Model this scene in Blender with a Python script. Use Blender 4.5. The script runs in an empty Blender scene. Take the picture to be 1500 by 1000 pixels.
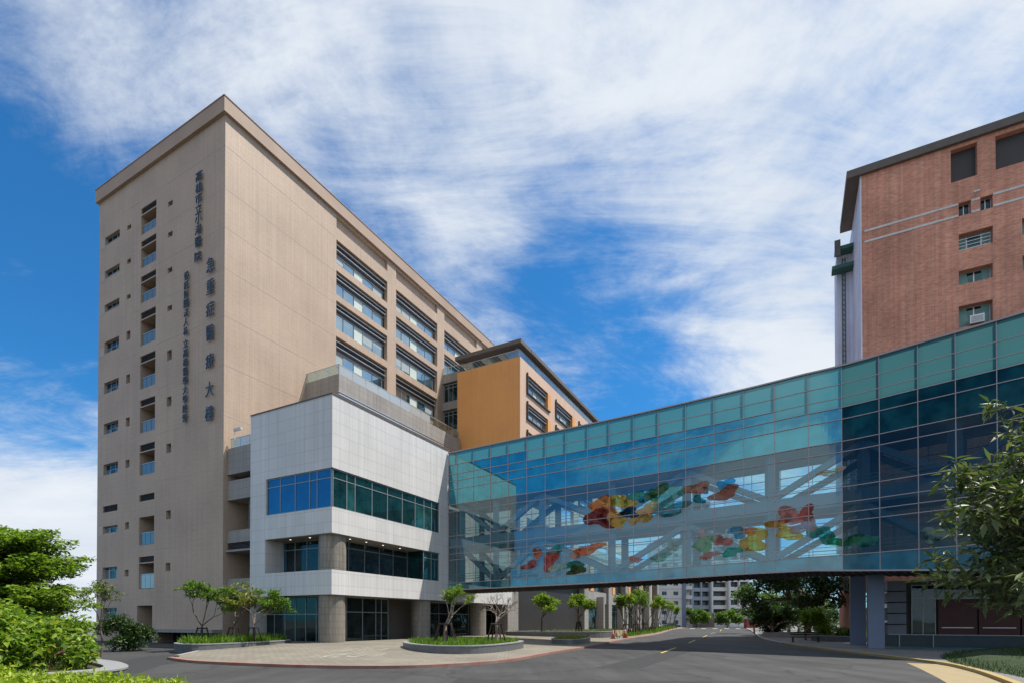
import bpy, math, random
import numpy as np
from mathutils import Vector, Matrix
random.seed(7); rng = np.random.default_rng(7)
sc = bpy.context.scene
COL = sc.collection

# ------------------------------------------------------------------ camera
F = 773.0; EYE = 2.0; PITCH = math.radians(0.6)
CY = 909.0 - F*math.tan(PITCH)
cam = bpy.data.cameras.new('camera'); cam_o = bpy.data.objects.new('camera', cam); COL.objects.link(cam_o)
cam.sensor_width = 36; cam.lens = 36*F/1500; cam.shift_y = (CY-500)/1500
cam.clip_start = 0.1; cam.clip_end = 6000
cam_o.location = (0, 0, EYE); cam_o.rotation_euler = (math.radians(90)+PITCH, 0, 0)
sc.camera = cam_o
# ------------------------------------------------------------------ light
SUN = Vector((0.512, 0.068, 1.0)).normalized()
EL = math.asin(SUN.z); ROT = math.atan2(SUN.x, SUN.y)
sun = bpy.data.lights.new('sun', 'SUN'); sun.energy = 3.7; sun.angle = math.radians(0.55); sun.color = (1, 0.95, 0.87)
sun_o = bpy.data.objects.new('sun', sun); COL.objects.link(sun_o)
sun_o.rotation_euler = SUN.to_track_quat('Z', 'Y').to_euler(); sun_o.location = (40, 10, 90)
sc.view_settings.view_transform = 'Standard'; sc.view_settings.look = 'None'
sc.view_settings.exposure = 0.75; sc.view_settings.gamma = 1
sc.cycles.use_denoising = True
sc.cycles.max_bounces = 10; sc.cycles.transparent_max_bounces = 24
sc.cycles.caustics_reflective = False; sc.cycles.caustics_refractive = False
sc.cycles.sample_clamp_indirect = 6

def pix_dir(px, py):
    a = (px-750)/F; b = -(py-CY)/F
    c, s = math.cos(PITCH), math.sin(PITCH)
    return Vector((a, c-s*b, s+c*b))

def make_world():
    w = bpy.data.worlds.new('World'); sc.world = w; w.use_nodes = True
    nt = w.node_tree; N = nt.nodes; L = nt.links; N.clear()
    out = N.new('ShaderNodeOutputWorld'); bg = N.new('ShaderNodeBackground'); L.new(bg.outputs[0], out.inputs[0])
    sky = N.new('ShaderNodeTexSky'); sky.sky_type = 'NISHITA'; sky.sun_disc = False
    sky.sun_elevation = EL; sky.sun_rotation = ROT; sky.air_density = 1.0; sky.dust_density = 0.6; sky.ozone_density = 2.0
    tc = N.new('ShaderNodeTexCoord')
    def math_(op, a, b=None, c=None, clamp=False):
        n = N.new('ShaderNodeMath'); n.operation = op; n.use_clamp = clamp
        for i, v in enumerate((a, b, c)):
            if v is None: continue
            if isinstance(v, (int, float)): n.inputs[i].default_value = v
            else: L.new(v, n.inputs[i])
        return n.outputs[0]
    sep = N.new('ShaderNodeSeparateXYZ'); L.new(tc.outputs['Generated'], sep.inputs[0])
    zc = math_('MAXIMUM', sep.outputs[2], 0.0)
    u = math_('DIVIDE', sep.outputs[0], math_('ADD', zc, 0.25)); v = math_('DIVIDE', sep.outputs[1], math_('ADD', zc, 0.25))
    comb = N.new('ShaderNodeCombineXYZ'); L.new(u, comb.inputs[0]); L.new(v, comb.inputs[1])
    def noise(scale, detail, rough, rot, sx, sy, dist=0.0, off=0.0):
        mp = N.new('ShaderNodeMapping'); mp.inputs['Rotation'].default_value = (0, 0, rot); mp.inputs['Scale'].default_value = (sx, sy, 1)
        mp.inputs['Location'].default_value = (off, off*0.7, 0)
        L.new(comb.outputs[0], mp.inputs[0])
        n = N.new('ShaderNodeTexNoise'); n.inputs['Scale'].default_value = scale; n.inputs['Detail'].default_value = detail
        n.inputs['Roughness'].default_value = rough; n.inputs['Distortion'].default_value = dist
        L.new(mp.outputs[0], n.inputs['Vector']); return n.outputs['Fac']
    # soft clearings and banks of cloud, each a direction in the sky
    def blob(px, py, width, amp):
        d = (pix_dir(px, py) if not isinstance(px, tuple) else Vector(px)).normalized()
        vm = N.new('ShaderNodeVectorMath'); vm.operation = 'DOT_PRODUCT'; L.new(tc.outputs['Generated'], vm.inputs[0]); vm.inputs[1].default_value = d
        e = math_('MULTIPLY', math_('SUBTRACT', vm.outputs['Value'], 1.0), 1.0/(width*width))
        return math_('MULTIPLY', math_('POWER', 2.718, e), amp)
    base = None
    for b in BLOBS:
        o = blob(*b); base = o if base is None else math_('ADD', base, o)
    streak = noise(1.3, 12, 0.66, math.radians(-35), 0.75, 1.8, 1.8)
    fan = noise(1.5, 12, 0.68, math.radians(14), 1.6, 0.6, 1.2, 1.3)
    fine = noise(4.6, 10, 0.7, math.radians(-30), 0.6, 1.5, 0.8, 3.1)
    puff = noise(2.4, 10, 0.6, 0.4, 1, 1, 0.5, 7.7)
    mott = noise(13.0, 6, 0.65, math.radians(-20), 0.8, 1.3, 0.6, 5.2)
    s = base
    for n_, k_ in ((streak, 1.9), (fan, 0.6), (fine, 1.1), (puff, 1.3), (mott, 0.45)): s = math_('ADD', s, math_('MULTIPLY', math_('SUBTRACT', n_, 0.5), k_))
    cov = math_('ADD', s, 0.51)
    mr = N.new('ShaderNodeMapRange'); mr.interpolation_type = 'SMOOTHSTEP'; L.new(cov, mr.inputs[0])
    mr.inputs[1].default_value = 0.02; mr.inputs[2].default_value = 1.4
    # blue of the clear sky
    tint = N.new('ShaderNodeMix'); tint.data_type = 'RGBA'; tint.blend_type = 'MULTIPLY'; tint.inputs[0].default_value = 1
    L.new(sky.outputs[0], tint.inputs[6]); tint.inputs[7].default_value = SKY_TINT
    cl = N.new('ShaderNodeMix'); cl.data_type = 'RGBA'; L.new(puff, cl.inputs[0])
    cl.inputs[6].default_value = (4.3, 5.0, 6.0, 1); cl.inputs[7].default_value = (7.4, 7.6, 7.8, 1)
    mx = N.new('ShaderNodeMix'); mx.data_type = 'RGBA'; L.new(mr.outputs[0], mx.inputs[0]); L.new(tint.outputs[2], mx.inputs[6]); L.new(cl.outputs[2], mx.inputs[7])
    L.new(mx.outputs[2], bg.inputs[0]); bg.inputs[1].default_value = 0.079

SKY_TINT = (0.22, 0.78, 1.18, 1)
BLOBS = [(30, 400, 0.16, -0.75), (0, 300, 0.1, -0.5), (100, 560, 0.09, -0.35), (30, 640, 0.06, -0.35), (250, 240, 0.05, -0.15), (470, 330, 0.08, -0.3), (570, 410, 0.1, -0.4), (790, 520, 0.14, -0.5), (900, 470, 0.12, -0.4), (820, 400, 0.08, -0.25), (950, 590, 0.1, -0.3),
         (1150, 100, 0.35, 0.45), (800, 60, 0.3, 0.2), (60, 40, 0.12, 0.35), (1180, 530, 0.05, 0.6), (700, 330, 0.05, 0.3), (640, 200, 0.12, 0.15), (1050, 480, 0.09, 0.2), (1150, 380, 0.1, 0.2), (20, 740, 0.11, 0.75), (100, 820, 0.12, 0.7), (15, 530, 0.06, 0.6), (15, 400, 0.03, 0.5), (330, 60, 0.2, 0.15),
         ((-.98, -.2, .18), 0, 0.35, -0.9), ((-.2, -.65, .75), 0, 0.75, 0.7), ((-.72, -.66, .13), 0, 0.09, 0.4), ((-.76, -.6, .3), 0, 0.12, -0.75), ((-.52, -.82, .3), 0, 0.13, 0.55), ((-.62, -.74, .36), 0, 0.06, -0.5), ((-.55, -.8, .1), 0, 0.15, 0.4)]  # wide bank behind the camera: unseen cloud added to brighten the shaded walls
make_world()

# ------------------------------------------------------------------ mesh helpers
ORG = {}
class Fr:
    """A wall's own axes: u along it, w outward, z up."""
    def __init__(s, o, d, n=None):
        s.o = np.array(o, float); s.d = np.array(d, float); s.n = np.array(n if n is not None else (d[1], -d[0]), float)
    def p(s, u, w, z):
        q = s.o+s.d*u+s.n*w; return (q[0], q[1], z)
    def moved(s, u, w): return Fr(s.o+s.d*u+s.n*w, s.d, s.n)
ID = Fr((0, 0), (1, 0), (0, 1))
class MB:
    def __init__(s): s.v = []; s.f = []
    def add(s, vs, fs):
        b = len(s.v); s.v += [tuple(x) for x in vs]; s.f += [tuple(i+b for i in f) for f in fs]
    def quad(s, *p): s.add(p, [tuple(range(len(p)))])
    def box(s, fr, u0, u1, w0, w1, z0, z1):
        P = [fr.p(u, w, z) for z in (z0, z1) for u, w in ((u0, w0), (u1, w0), (u1, w1), (u0, w1))]
        s.add(P, [(0, 3, 2, 1), (4, 5, 6, 7), (0, 1, 5, 4), (1, 2, 6, 5), (2, 3, 7, 6), (3, 0, 4, 7)])
    def tube(s, p0, p1, r0, r1=None, n=8, caps=True):
        r1 = r0 if r1 is None else r1
        p0 = Vector(p0); p1 = Vector(p1); d = (p1-p0).normalized()
        a = d.orthogonal().normalized(); b = d.cross(a)
        vs = []
        for p, r in ((p0, r0), (p1, r1)):
            for i in range(n):
                t = 2*math.pi*i/n; vs.append(p+a*math.cos(t)*r+b*math.sin(t)*r)
        fs = [(i, (i+1) % n, n+(i+1) % n, n+i) for i in range(n)]
        if caps: fs += [tuple(range(n))[::-1], tuple(range(n, 2*n))]
        s.add(vs, fs)
    def beam(s, p0, p1, w, h):
        p0 = Vector(p0); p1 = Vector(p1); d = (p1-p0).normalized()
        a = d.cross(Vector((0, 0, 1)))
        a = a.normalized() if a.length > 1e-4 else Vector((1, 0, 0))
        b = a.cross(d)
        vs = [p+a*x*w/2+b*y*h/2 for p in (p0, p1) for x, y in ((-1, -1), (1, -1), (1, 1), (-1, 1))]
        s.add(vs, [(0, 1, 2, 3), (7, 6, 5, 4), (0, 4, 5, 1), (1, 5, 6, 2), (2, 6, 7, 3), (3, 7, 4, 0)])
    def prism(s, poly, z0, z1):
        n = len(poly)
        s.add([(x, y, z0) for x, y in poly]+[(x, y, z1) for x, y in poly],
              [tuple(range(n))[::-1], tuple(range(n, 2*n))]+[(i, (i+1) % n, n+(i+1) % n, n+i) for i in range(n)])
    def ring(s, outer, inner, z0, z1):
        n = len(outer)
        s.add([(x, y, z0) for x, y in outer]+[(x, y, z1) for x, y in outer]+[(x, y, z1) for x, y in inner]+[(x, y, z0) for x, y in inner],
              [q for i in range(n) for j in [(i+1) % n] for q in ((i, j, n+j, n+i), (n+i, n+j, 2*n+j, 2*n+i), (2*n+i, 2*n+j, 3*n+j, 3*n+i))])
    def wall(s, fr, u0, u1, z0, z1, holes=(), w=0.0):
        hs = [h for h in holes]
        us = sorted({u0, u1, *[round(h[i], 4) for h in hs for i in (0, 1)]}); zs = sorted({z0, z1, *[round(h[i], 4) for h in hs for i in (2, 3)]})
        us = [x for x in us if u0 <= x <= u1]; zs = [x for x in zs if z0 <= x <= z1]
        inside = lambda a, b: any(h[0] < a < h[1] and h[2] < b < h[3] for h in hs)
        for za, zb in zip(zs, zs[1:]):
            st = None
            for ua, ub in zip(us, us[1:]):
                if inside((ua+ub)/2, (za+zb)/2):
                    if st is not None: s.quad(fr.p(st, w, za), fr.p(ua, w, za), fr.p(ua, w, zb), fr.p(st, w, zb)); st = None
                elif st is None: st = ua
            if st is not None: s.quad(fr.p(st, w, za), fr.p(us[-1], w, za), fr.p(us[-1], w, zb), fr.p(st, w, zb))
        for h in hs:
            a, b, c, d, dp = h[:5]; sk = h[5] if len(h) > 5 else ''
            if 'l' not in sk: s.quad(fr.p(a, w, c), fr.p(a, w, d), fr.p(a, w-dp, d), fr.p(a, w-dp, c))
            if 'r' not in sk: s.quad(fr.p(b, w, c), fr.p(b, w-dp, c), fr.p(b, w-dp, d), fr.p(b, w, d))
            if 'b' not in sk: s.quad(fr.p(a, w, c), fr.p(a, w-dp, c), fr.p(b, w-dp, c), fr.p(b, w, c))
            if 't' not in sk: s.quad(fr.p(a, w, d), fr.p(b, w, d), fr.p(b, w-dp, d), fr.p(a, w-dp, d))
    def build(s, name, mat, parent=None, smooth=False):
        o = Vector(ORG.get(parent.name, (0, 0, 0))) if parent else Vector((0, 0, 0))
        me = bpy.data.meshes.new(name)
        me.from_pydata([(a-o.x, b-o.y, c-o.z) for a, b, c in s.v], [], s.f); me.update()
        uvl = me.uv_layers.new(name='metres')
        buf = np.zeros(len(me.loops)*2, np.float32)
        for p in me.polygons:
            n = p.normal
            if abs(n.z) > 0.8:
                for li in p.loop_indices:
                    c = s.v[me.loops[li].vertex_index]; buf[2*li] = c[0]; buf[2*li+1] = c[1]
            else:
                l = math.hypot(n.x, n.y) or 1; tx, ty = -n.y/l, n.x/l
                for li in p.loop_indices:
                    c = s.v[me.loops[li].vertex_index]; buf[2*li] = c[0]*tx+c[1]*ty; buf[2*li+1] = c[2]
        uvl.data.foreach_set('uv', buf)
        if smooth: me.polygons.foreach_set('use_smooth', [True]*len(me.polygons))
        me.materials.append(mat)
        ob = bpy.data.objects.new(name, me); COL.objects.link(ob)
        if parent: ob.parent = parent; ORG[ob.name] = tuple(o)
        return ob
def thing(name, label, cat, loc, group=None):
    o = bpy.data.objects.new(name, None); COL.objects.link(o); o.location = loc; ORG[o.name] = tuple(loc)
    o.empty_display_size = 0.3
    o['label'] = label; o['category'] = cat
    if group: o['group'] = group
    return o
def tag(o, label, cat, group=None):
    o['label'] = label; o['category'] = cat
    if group: o['group'] = group
    return o
def struct(o, kind='structure'): o['kind'] = kind; return o
def copy_tree(o, parent=None):
    c = o.copy(); COL.objects.link(c)
    if parent: c.parent = parent
    for ch in list(o.children): copy_tree(ch, c)
    return c

# ------------------------------------------------------------------ materials
def newmat(name):
    m = bpy.data.materials.new(name); m.use_nodes = True; nt = m.node_tree; nt.nodes.clear()
    out = nt.nodes.new('ShaderNodeOutputMaterial'); return m, nt.nodes, nt.links, out
def rgba(c): return (c[0], c[1], c[2], 1)
def mixc(N, L, fac, a, b, blend='MIX'):
    m = N.new('ShaderNodeMix'); m.data_type = 'RGBA'; m.blend_type = blend
    for i, v in ((0, fac), (6, a), (7, b)):
        if hasattr(v, 'is_output'): L.new(v, m.inputs[i])
        elif i == 0: m.inputs[0].default_value = v
        else: m.inputs[i].default_value = rgba(v)
    return m.outputs[2]
def plain(name, c, rough=0.6, metal=0.0, var=0.12, scale=1.5, bump=0.0, spec=0.4, c2=None, bscale=None):
    m, N, L, out = newmat(name)
    b = N.new('ShaderNodeBsdfPrincipled'); L.new(b.outputs[0], out.inputs[0])
    tc = N.new('ShaderNodeTexCoord'); n = N.new('ShaderNodeTexNoise'); n.inputs['Scale'].default_value = scale; n.inputs['Detail'].default_value = 8
    n.inputs['Roughness'].default_value = 0.65; L.new(tc.outputs['Object'], n.inputs['Vector'])
    mr = N.new('ShaderNodeMapRange'); L.new(n.outputs['Fac'], mr.inputs[0]); mr.inputs[1].default_value = 0.3; mr.inputs[2].default_value = 0.7
    lo = c2 if c2 else tuple(x*(1-var) for x in c); hi = c if c2 else tuple(min(1, x*(1+var)) for x in c)
    L.new(mixc(N, L, mr.outputs[0], lo, hi), b.inputs['Base Color'])
    b.inputs['Roughness'].default_value = rough; b.inputs['Metallic'].default_value = metal; b.inputs['Specular IOR Level'].default_value = spec
    if bump:
        n2 = N.new('ShaderNodeTexNoise'); n2.inputs['Scale'].default_value = bscale or scale*12; n2.inputs['Detail'].default_value = 6; L.new(tc.outputs['Object'], n2.inputs['Vector'])
        bp = N.new('ShaderNodeBump'); bp.inputs['Strength'].default_value = bump; bp.inputs['Distance'].default_value = 0.03; L.new(n2.outputs['Fac'], bp.inputs['Height']); L.new(bp.outputs[0], b.inputs['Normal'])
    return m
def tiles(name, c1, c2, mortar, bw, bh, ms, offset=0.5, rough=0.55, big=None, var=0.1, spec=0.35, bump=0.15, streak=0.08):
    """Bricks or tiles laid in metres; 'big' adds a coarse second joint grid (w, h, strength)."""
    m, N, L, out = newmat(name)
    b = N.new('ShaderNodeBsdfPrincipled'); L.new(b.outputs[0], out.inputs[0]); b.inputs['Roughness'].default_value = rough; b.inputs['Specular IOR Level'].default_value = spec
    uv = N.new('ShaderNodeUVMap'); uv.uv_map = 'metres'
    def brick(w, h, msz, off):
        br = N.new('ShaderNodeTexBrick'); br.offset = off; br.inputs['Scale'].default_value = 1; br.inputs['Brick Width'].default_value = w; br.inputs['Row Height'].default_value = h
        br.inputs['Mortar Size'].default_value = msz; br.inputs['Mortar Smooth'].default_value = 0.2; L.new(uv.outputs[0], br.inputs['Vector']); return br
    br = brick(bw, bh, ms, offset); br.inputs['Color1'].default_value = rgba(c1); br.inputs['Color2'].default_value = rgba(c2); br.inputs['Mortar'].default_value = rgba(mortar)
    col = br.outputs['Color']
    if big:
        b2 = brick(big[0], big[1], big[2], 0.0)
        mf = N.new('ShaderNodeMath'); mf.operation = 'MULTIPLY'; L.new(b2.outputs['Fac'], mf.inputs[0]); mf.inputs[1].default_value = big[3]
        col = mixc(N, L, mf.outputs[0], col, mortar)
    # weathering: wide soft patches and thin rain streaks
    mp = N.new('ShaderNodeMapping'); mp.inputs['Scale'].default_value = (3.6, 0.07, 1); L.new(uv.outputs[0], mp.inputs[0])
    n1 = N.new('ShaderNodeTexNoise'); n1.inputs['Scale'].default_value = 1; n1.inputs['Detail'].default_value = 6; L.new(mp.outputs[0], n1.inputs['Vector'])
    n2 = N.new('ShaderNodeTexNoise'); n2.inputs['Scale'].default_value = 0.22; n2.inputs['Detail'].default_value = 8; L.new(uv.outputs[0], n2.inputs['Vector'])
    r1 = N.new('ShaderNodeMapRange'); L.new(n1.outputs['Fac'], r1.inputs[0]); r1.inputs[1].default_value = 0.35; r1.inputs[2].default_value = 0.7; r1.inputs[3].default_value = 1-streak; r1.inputs[4].default_value = 1+streak*0.6
    r2 = N.new('ShaderNodeMapRange'); L.new(n2.outputs['Fac'], r2.inputs[0]); r2.inputs[1].default_value = 0.3; r2.inputs[2].default_value = 0.7; r2.inputs[3].default_value = 1-var; r2.inputs[4].default_value = 1+var
    mm = N.new('ShaderNodeMath'); mm.operation = 'MULTIPLY'; L.new(r1.outputs[0], mm.inputs[0]); L.new(r2.outputs[0], mm.inputs[1])
    L.new(mixc(N, L, 1.0, col, mm.outputs[0], 'MULTIPLY'), b.inputs['Base Color'])
    if bump:
        bp = N.new('ShaderNodeBump'); bp.inputs['Strength'].default_value = bump; bp.inputs['Distance'].default_value = 0.01; bp.invert = True; L.new(br.outputs['Fac'], bp.inputs['Height']); L.new(bp.outputs[0], b.inputs['Normal'])
    return m
def glass(name, dark, refl=(0.9, 0.95, 1), base=0.18, ior=1.5, wavy=0.004, clear=None, rough=0.01, trans=None):
    """Facade glass: a reflection over either a dark room (opaque), a see-through tint (clear) or a milky film (trans)."""
    m, N, L, out = newmat(name)
    g = N.new('ShaderNodeBsdfGlossy'); g.inputs['Color'].default_value = rgba(refl); g.inputs['Roughness'].default_value = rough
    if clear:
        d = N.new('ShaderNodeBsdfTransparent'); d.inputs[0].default_value = rgba(clear)
    elif trans:
        t = N.new('ShaderNodeBsdfTranslucent'); t.inputs[0].default_value = rgba(trans); q = N.new('ShaderNodeBsdfDiffuse'); q.inputs[0].default_value = rgba(dark)
        d = N.new('ShaderNodeMixShader'); d.inputs[0].default_value = 0.5; L.new(q.outputs[0], d.inputs[1]); L.new(t.outputs[0], d.inputs[2])
    else:
        d = N.new('ShaderNodeBsdfDiffuse')
        tc = N.new('ShaderNodeTexCoord'); n = N.new('ShaderNodeTexNoise'); n.inputs['Scale'].default_value = 0.9; n.inputs['Detail'].default_value = 3; L.new(tc.outputs['Object'], n.inputs['Vector'])
        mr = N.new('ShaderNodeMapRange'); L.new(n.outputs['Fac'], mr.inputs[0]); mr.inputs[1].default_value = 0.35; mr.inputs[2].default_value = 0.65
        L.new(mixc(N, L, mr.outputs[0], tuple(x*0.5 for x in dark), tuple(x*1.5 for x in dark)), d.inputs[0])
    geo = N.new('ShaderNodeNewGeometry'); dt = N.new('ShaderNodeVectorMath'); dt.operation = 'DOT_PRODUCT'; L.new(geo.outputs['Incoming'], dt.inputs[0]); L.new(geo.outputs['Normal'], dt.inputs[1])
    def mt(op, x, y):
        q = N.new('ShaderNodeMath'); q.operation = op; q.use_clamp = op in ('ADD', 'SUBTRACT')
        for i, v in enumerate((x, y)):
            if isinstance(v, (int, float)): q.inputs[i].default_value = v
            else: L.new(v, q.inputs[i])
        return q.outputs[0]
    sch = mt('POWER', mt('SUBTRACT', 1.0, mt('ABSOLUTE', dt.outputs['Value'], 0)), 5.0)   # Schlick's reflectance, the same from both sides
    a = type('o', (), {})(); a.outputs = [mt('ADD', mt('MULTIPLY', sch, 0.96-base), base+0.04)]
    mx = N.new('ShaderNodeMixShader'); L.new(a.outputs[0], mx.inputs[0]); L.new(d.outputs[0], mx.inputs[1]); L.new(g.outputs[0], mx.inputs[2]); L.new(mx.outputs[0], out.inputs[0])
    if wavy:
        tc = N.new('ShaderNodeTexCoord'); n = N.new('ShaderNodeTexNoise'); n.inputs['Scale'].default_value = 0.7; n.inputs['Detail'].default_value = 1; L.new(tc.outputs['Object'], n.inputs['Vector'])
        bp = N.new('ShaderNodeBump'); bp.inputs['Strength'].default_value = 1; bp.inputs['Distance'].default_value = wavy; L.new(n.outputs['Fac'], bp.inputs['Height']); L.new(bp.outputs[0], g.inputs['Normal'])
    return m
def film(name, c):
    """Coloured see-through film with uneven density."""
    m, N, L, out = newmat(name); d = N.new('ShaderNodeBsdfDiffuse'); d.inputs[0].default_value = rgba(c); t = N.new('ShaderNodeBsdfTranslucent'); t.inputs[0].default_value = rgba(c)
    a = N.new('ShaderNodeMixShader'); L.new(d.outputs[0], a.inputs[1]); L.new(t.outputs[0], a.inputs[2])
    tr = N.new('ShaderNodeBsdfTransparent'); tr.inputs[0].default_value = rgba(tuple(x**.5 for x in c)); mx = N.new('ShaderNodeMixShader')
    tc = N.new('ShaderNodeTexCoord'); n = N.new('ShaderNodeTexNoise'); n.inputs['Scale'].default_value = 1.6; n.inputs['Detail'].default_value = 5; L.new(tc.outputs['Object'], n.inputs['Vector'])
    r = N.new('ShaderNodeMapRange'); L.new(n.outputs['Fac'], r.inputs[0]); r.inputs[1].default_value = .38; r.inputs[2].default_value = .58; r.inputs[3].default_value = .05; r.inputs[4].default_value = .55
    L.new(r.outputs[0], mx.inputs[0]); L.new(tr.outputs[0], mx.inputs[1]); L.new(a.outputs[0], mx.inputs[2]); L.new(mx.outputs[0], out.inputs[0]); return m
def leafmat(name, a, b, trans=0.35, c=None):
    m, N, L, out = newmat(name)
    geo = N.new('ShaderNodeNewGeometry'); ramp = N.new('ShaderNodeValToRGB'); L.new(geo.outputs['Random Per Island'], ramp.inputs[0])
    ramp.color_ramp.elements[0].color = rgba(a); ramp.color_ramp.elements[1].color = rgba(b)
    if c: e = ramp.color_ramp.elements.new(0.93); e.color = rgba(b); ramp.color_ramp.elements[2].color = rgba(c)
    p = N.new('ShaderNodeBsdfPrincipled'); L.new(ramp.outputs[0], p.inputs['Base Color']); p.inputs['Roughness'].default_value = 0.45; p.inputs['Specular IOR Level'].default_value = 0.35
    t = N.new('ShaderNodeBsdfTranslucent'); L.new(mixc(N, L, 1.0, ramp.outputs[0], (1.0, 1.15, 0.55), 'MULTIPLY'), t.inputs[0])
    mx = N.new('ShaderNodeMixShader'); mx.inputs[0].default_value = trans; L.new(p.outputs[0], mx.inputs[1]); L.new(t.outputs[0], mx.inputs[2]); L.new(mx.outputs[0], out.inputs[0])
    return m
def emit(name, c, s):
    m, N, L, out = newmat(name); e = N.new('ShaderNodeEmission'); e.inputs[0].default_value = rgba(c); e.inputs[1].default_value = s; L.new(e.outputs[0], out.inputs[0]); return m
M = {}
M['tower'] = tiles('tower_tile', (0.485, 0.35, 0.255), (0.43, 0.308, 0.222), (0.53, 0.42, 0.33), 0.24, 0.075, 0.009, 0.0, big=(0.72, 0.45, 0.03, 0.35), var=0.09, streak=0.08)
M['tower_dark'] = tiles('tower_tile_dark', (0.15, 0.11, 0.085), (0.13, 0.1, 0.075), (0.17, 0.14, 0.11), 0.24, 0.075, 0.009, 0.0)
M['charcoal'] = tiles('charcoal_tile', (0.035, 0.029, 0.026), (0.03, 0.025, 0.022), (0.02, 0.018, 0.016), 0.6, 0.3, 0.01, 0.0)
M['pale_tile'] = tiles('pale_tile', (0.46, 0.38, 0.32), (0.43, 0.36, 0.3), (0.5, 0.43, 0.37), 0.24, 0.075, 0.008, 0.0)
M['cornice'] = plain('cornice_paint', (0.40, 0.29, 0.22), 0.7, var=0.1, scale=0.4)
M['white'] = tiles('white_panel', (0.67, 0.65, 0.63), (0.63, 0.615, 0.595), (0.5, 0.49, 0.48), 1.02, 0.93, 0.02, 0.0, rough=0.35, big=(0.255, 0.93, 0.006, 0.25), var=0.05, streak=0.09, bump=0.3)
M['stone'] = tiles('grey_stone', (0.33, 0.305, 0.28), (0.30, 0.28, 0.255), (0.19, 0.175, 0.16), 1.2, 0.6, 0.012, 0.0, rough=0.6, var=0.12, streak=0.14)
M['granite'] = tiles('column_granite', (0.27, 0.24, 0.2), (0.23, 0.205, 0.17), (0.13, 0.115, 0.1), 1.0, 0.5, 0.012, 0.5, rough=0.5, var=0.2, streak=0.22)
M['orange'] = tiles('orange_tile', (0.78, 0.345, 0.105), (0.73, 0.315, 0.09), (0.70, 0.37, 0.15), 0.24, 0.075, 0.008, 0.0, big=(6, 3.2, 0.06, 0.45), var=0.06, streak=0.06)
M['peach'] = tiles('peach_tile', (0.68, 0.46, 0.33), (0.65, 0.44, 0.31), (0.62, 0.44, 0.33), 0.24, 0.075, 0.008, 0.0, var=0.05)
M['brick'] = tiles('red_brick', (0.80, 0.335, 0.215), (0.58, 0.20, 0.125), (0.62, 0.40, 0.30), 0.3, 0.1, 0.014, 0.5, rough=0.8, var=0.2, streak=0.16, bump=0.5)
M['lavender'] = tiles('lavender_render', (0.80, 0.77, 0.86), (0.77, 0.74, 0.84), (0.66, 0.63, 0.72), 2.4, 1.2, 0.015, 0.0, var=0.12, streak=0.16)
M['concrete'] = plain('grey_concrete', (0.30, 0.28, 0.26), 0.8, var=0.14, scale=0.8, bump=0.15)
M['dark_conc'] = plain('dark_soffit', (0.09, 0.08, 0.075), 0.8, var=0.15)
M['roof_dark'] = plain('roof_edge', (0.14, 0.115, 0.1), 0.7, var=0.12)
M['steel'] = plain('blue_grey_steel', (0.15, 0.19, 0.27), 0.45, var=0.06, scale=0.7)
M['truss'] = plain('truss_paint', (0.19, 0.22, 0.28), 0.5, var=0.06)
M['mull'] = plain('mullion_metal', (0.40, 0.33, 0.335), 0.45, metal=0.2, var=0.06)
M['alu'] = plain('pale_aluminium', (0.55, 0.56, 0.57), 0.35, metal=0.6, var=0.05)
M['frame'] = plain('window_frame', (0.3, 0.33, 0.34), 0.4, metal=0.3, var=0.05)
M['dframe'] = plain('dark_frame', (0.05, 0.047, 0.045), 0.5, var=0.1)
M['louvre'] = plain('louvre_metal', (0.06, 0.055, 0.055), 0.6, var=0.1)
M['sign'] = plain('sign_metal', (0.10, 0.125, 0.155), 0.4, metal=0.35, var=0.08)
M['curtain'] = plain('pale_curtain', (0.55, 0.63, 0.6), 0.8, var=0.06, scale=3)
M['gl_blue'] = glass('window_glass', (0.04, 0.10, 0.14), (0.75, 0.92, 1.0), 0.42)
M['gl_dark'] = glass('dark_glass', (0.012, 0.02, 0.022), (0.75, 0.95, 1), 0.012)
M['gl_teal'] = glass('teal_window_glass', (0.004, 0.022, 0.023), (0.6, 0.95, 0.95), 0.06)
M['gl_sky'] = glass('blue_window_glass', (0.005, 0.03, 0.06), (0.22, 0.46, 0.64), 0.34)
M['gl_rail'] = glass('railing_glass', None, (0.85, 0.95, 1), 0.14, clear=(0.74, 0.86, 0.87), wavy=0.0)
M['gl_balc'] = glass('balcony_glass', (0.25, 0.34, 0.37), (0.8, 0.92, 1), 0.08, trans=(0.28, 0.38, 0.41), rough=0.08)
M['gl_milk'] = glass('milky_glass', (0.68, 0.72, 0.72), (0.9, 0.95, 1), 0.12, trans=(0.65, 0.7, 0.7), rough=0.1)
M['br_frost'] = glass('frosted_teal_glass', (0.045, 0.17, 0.195), (0.55, 0.9, 1), 0.06, trans=(0.10, 0.37, 0.42), rough=0.05)
M['br_span'] = glass('teal_spandrel_glass', (0.008, 0.11, 0.15), (0.33, 0.88, 0.95), 0.28)
M['br_clear'] = glass('clear_tinted_glass', None, (0.64, 0.9, 1.0), 0.115, clear=(0.62, 0.83, 0.86))
M['be_frost'] = glass('end_bay_frosted_dark_reflection', (0.03, 0.10, 0.105), (0.55, 0.85, 0.9), 0.0, trans=(0.09, 0.27, 0.28), rough=0.05)  # end bay glass copies darkened in colour to stand for a dark building's reflection
M['be_span'] = glass('end_bay_spandrel_dark_reflection', (0.006, 0.045, 0.055), (0.28, 0.6, 0.62), 0.0)
M['be_clear'] = glass('end_bay_clear_dark_reflection', None, (0.6, 0.85, 0.95), 0.0, clear=(0.34, 0.42, 0.44))
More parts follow.
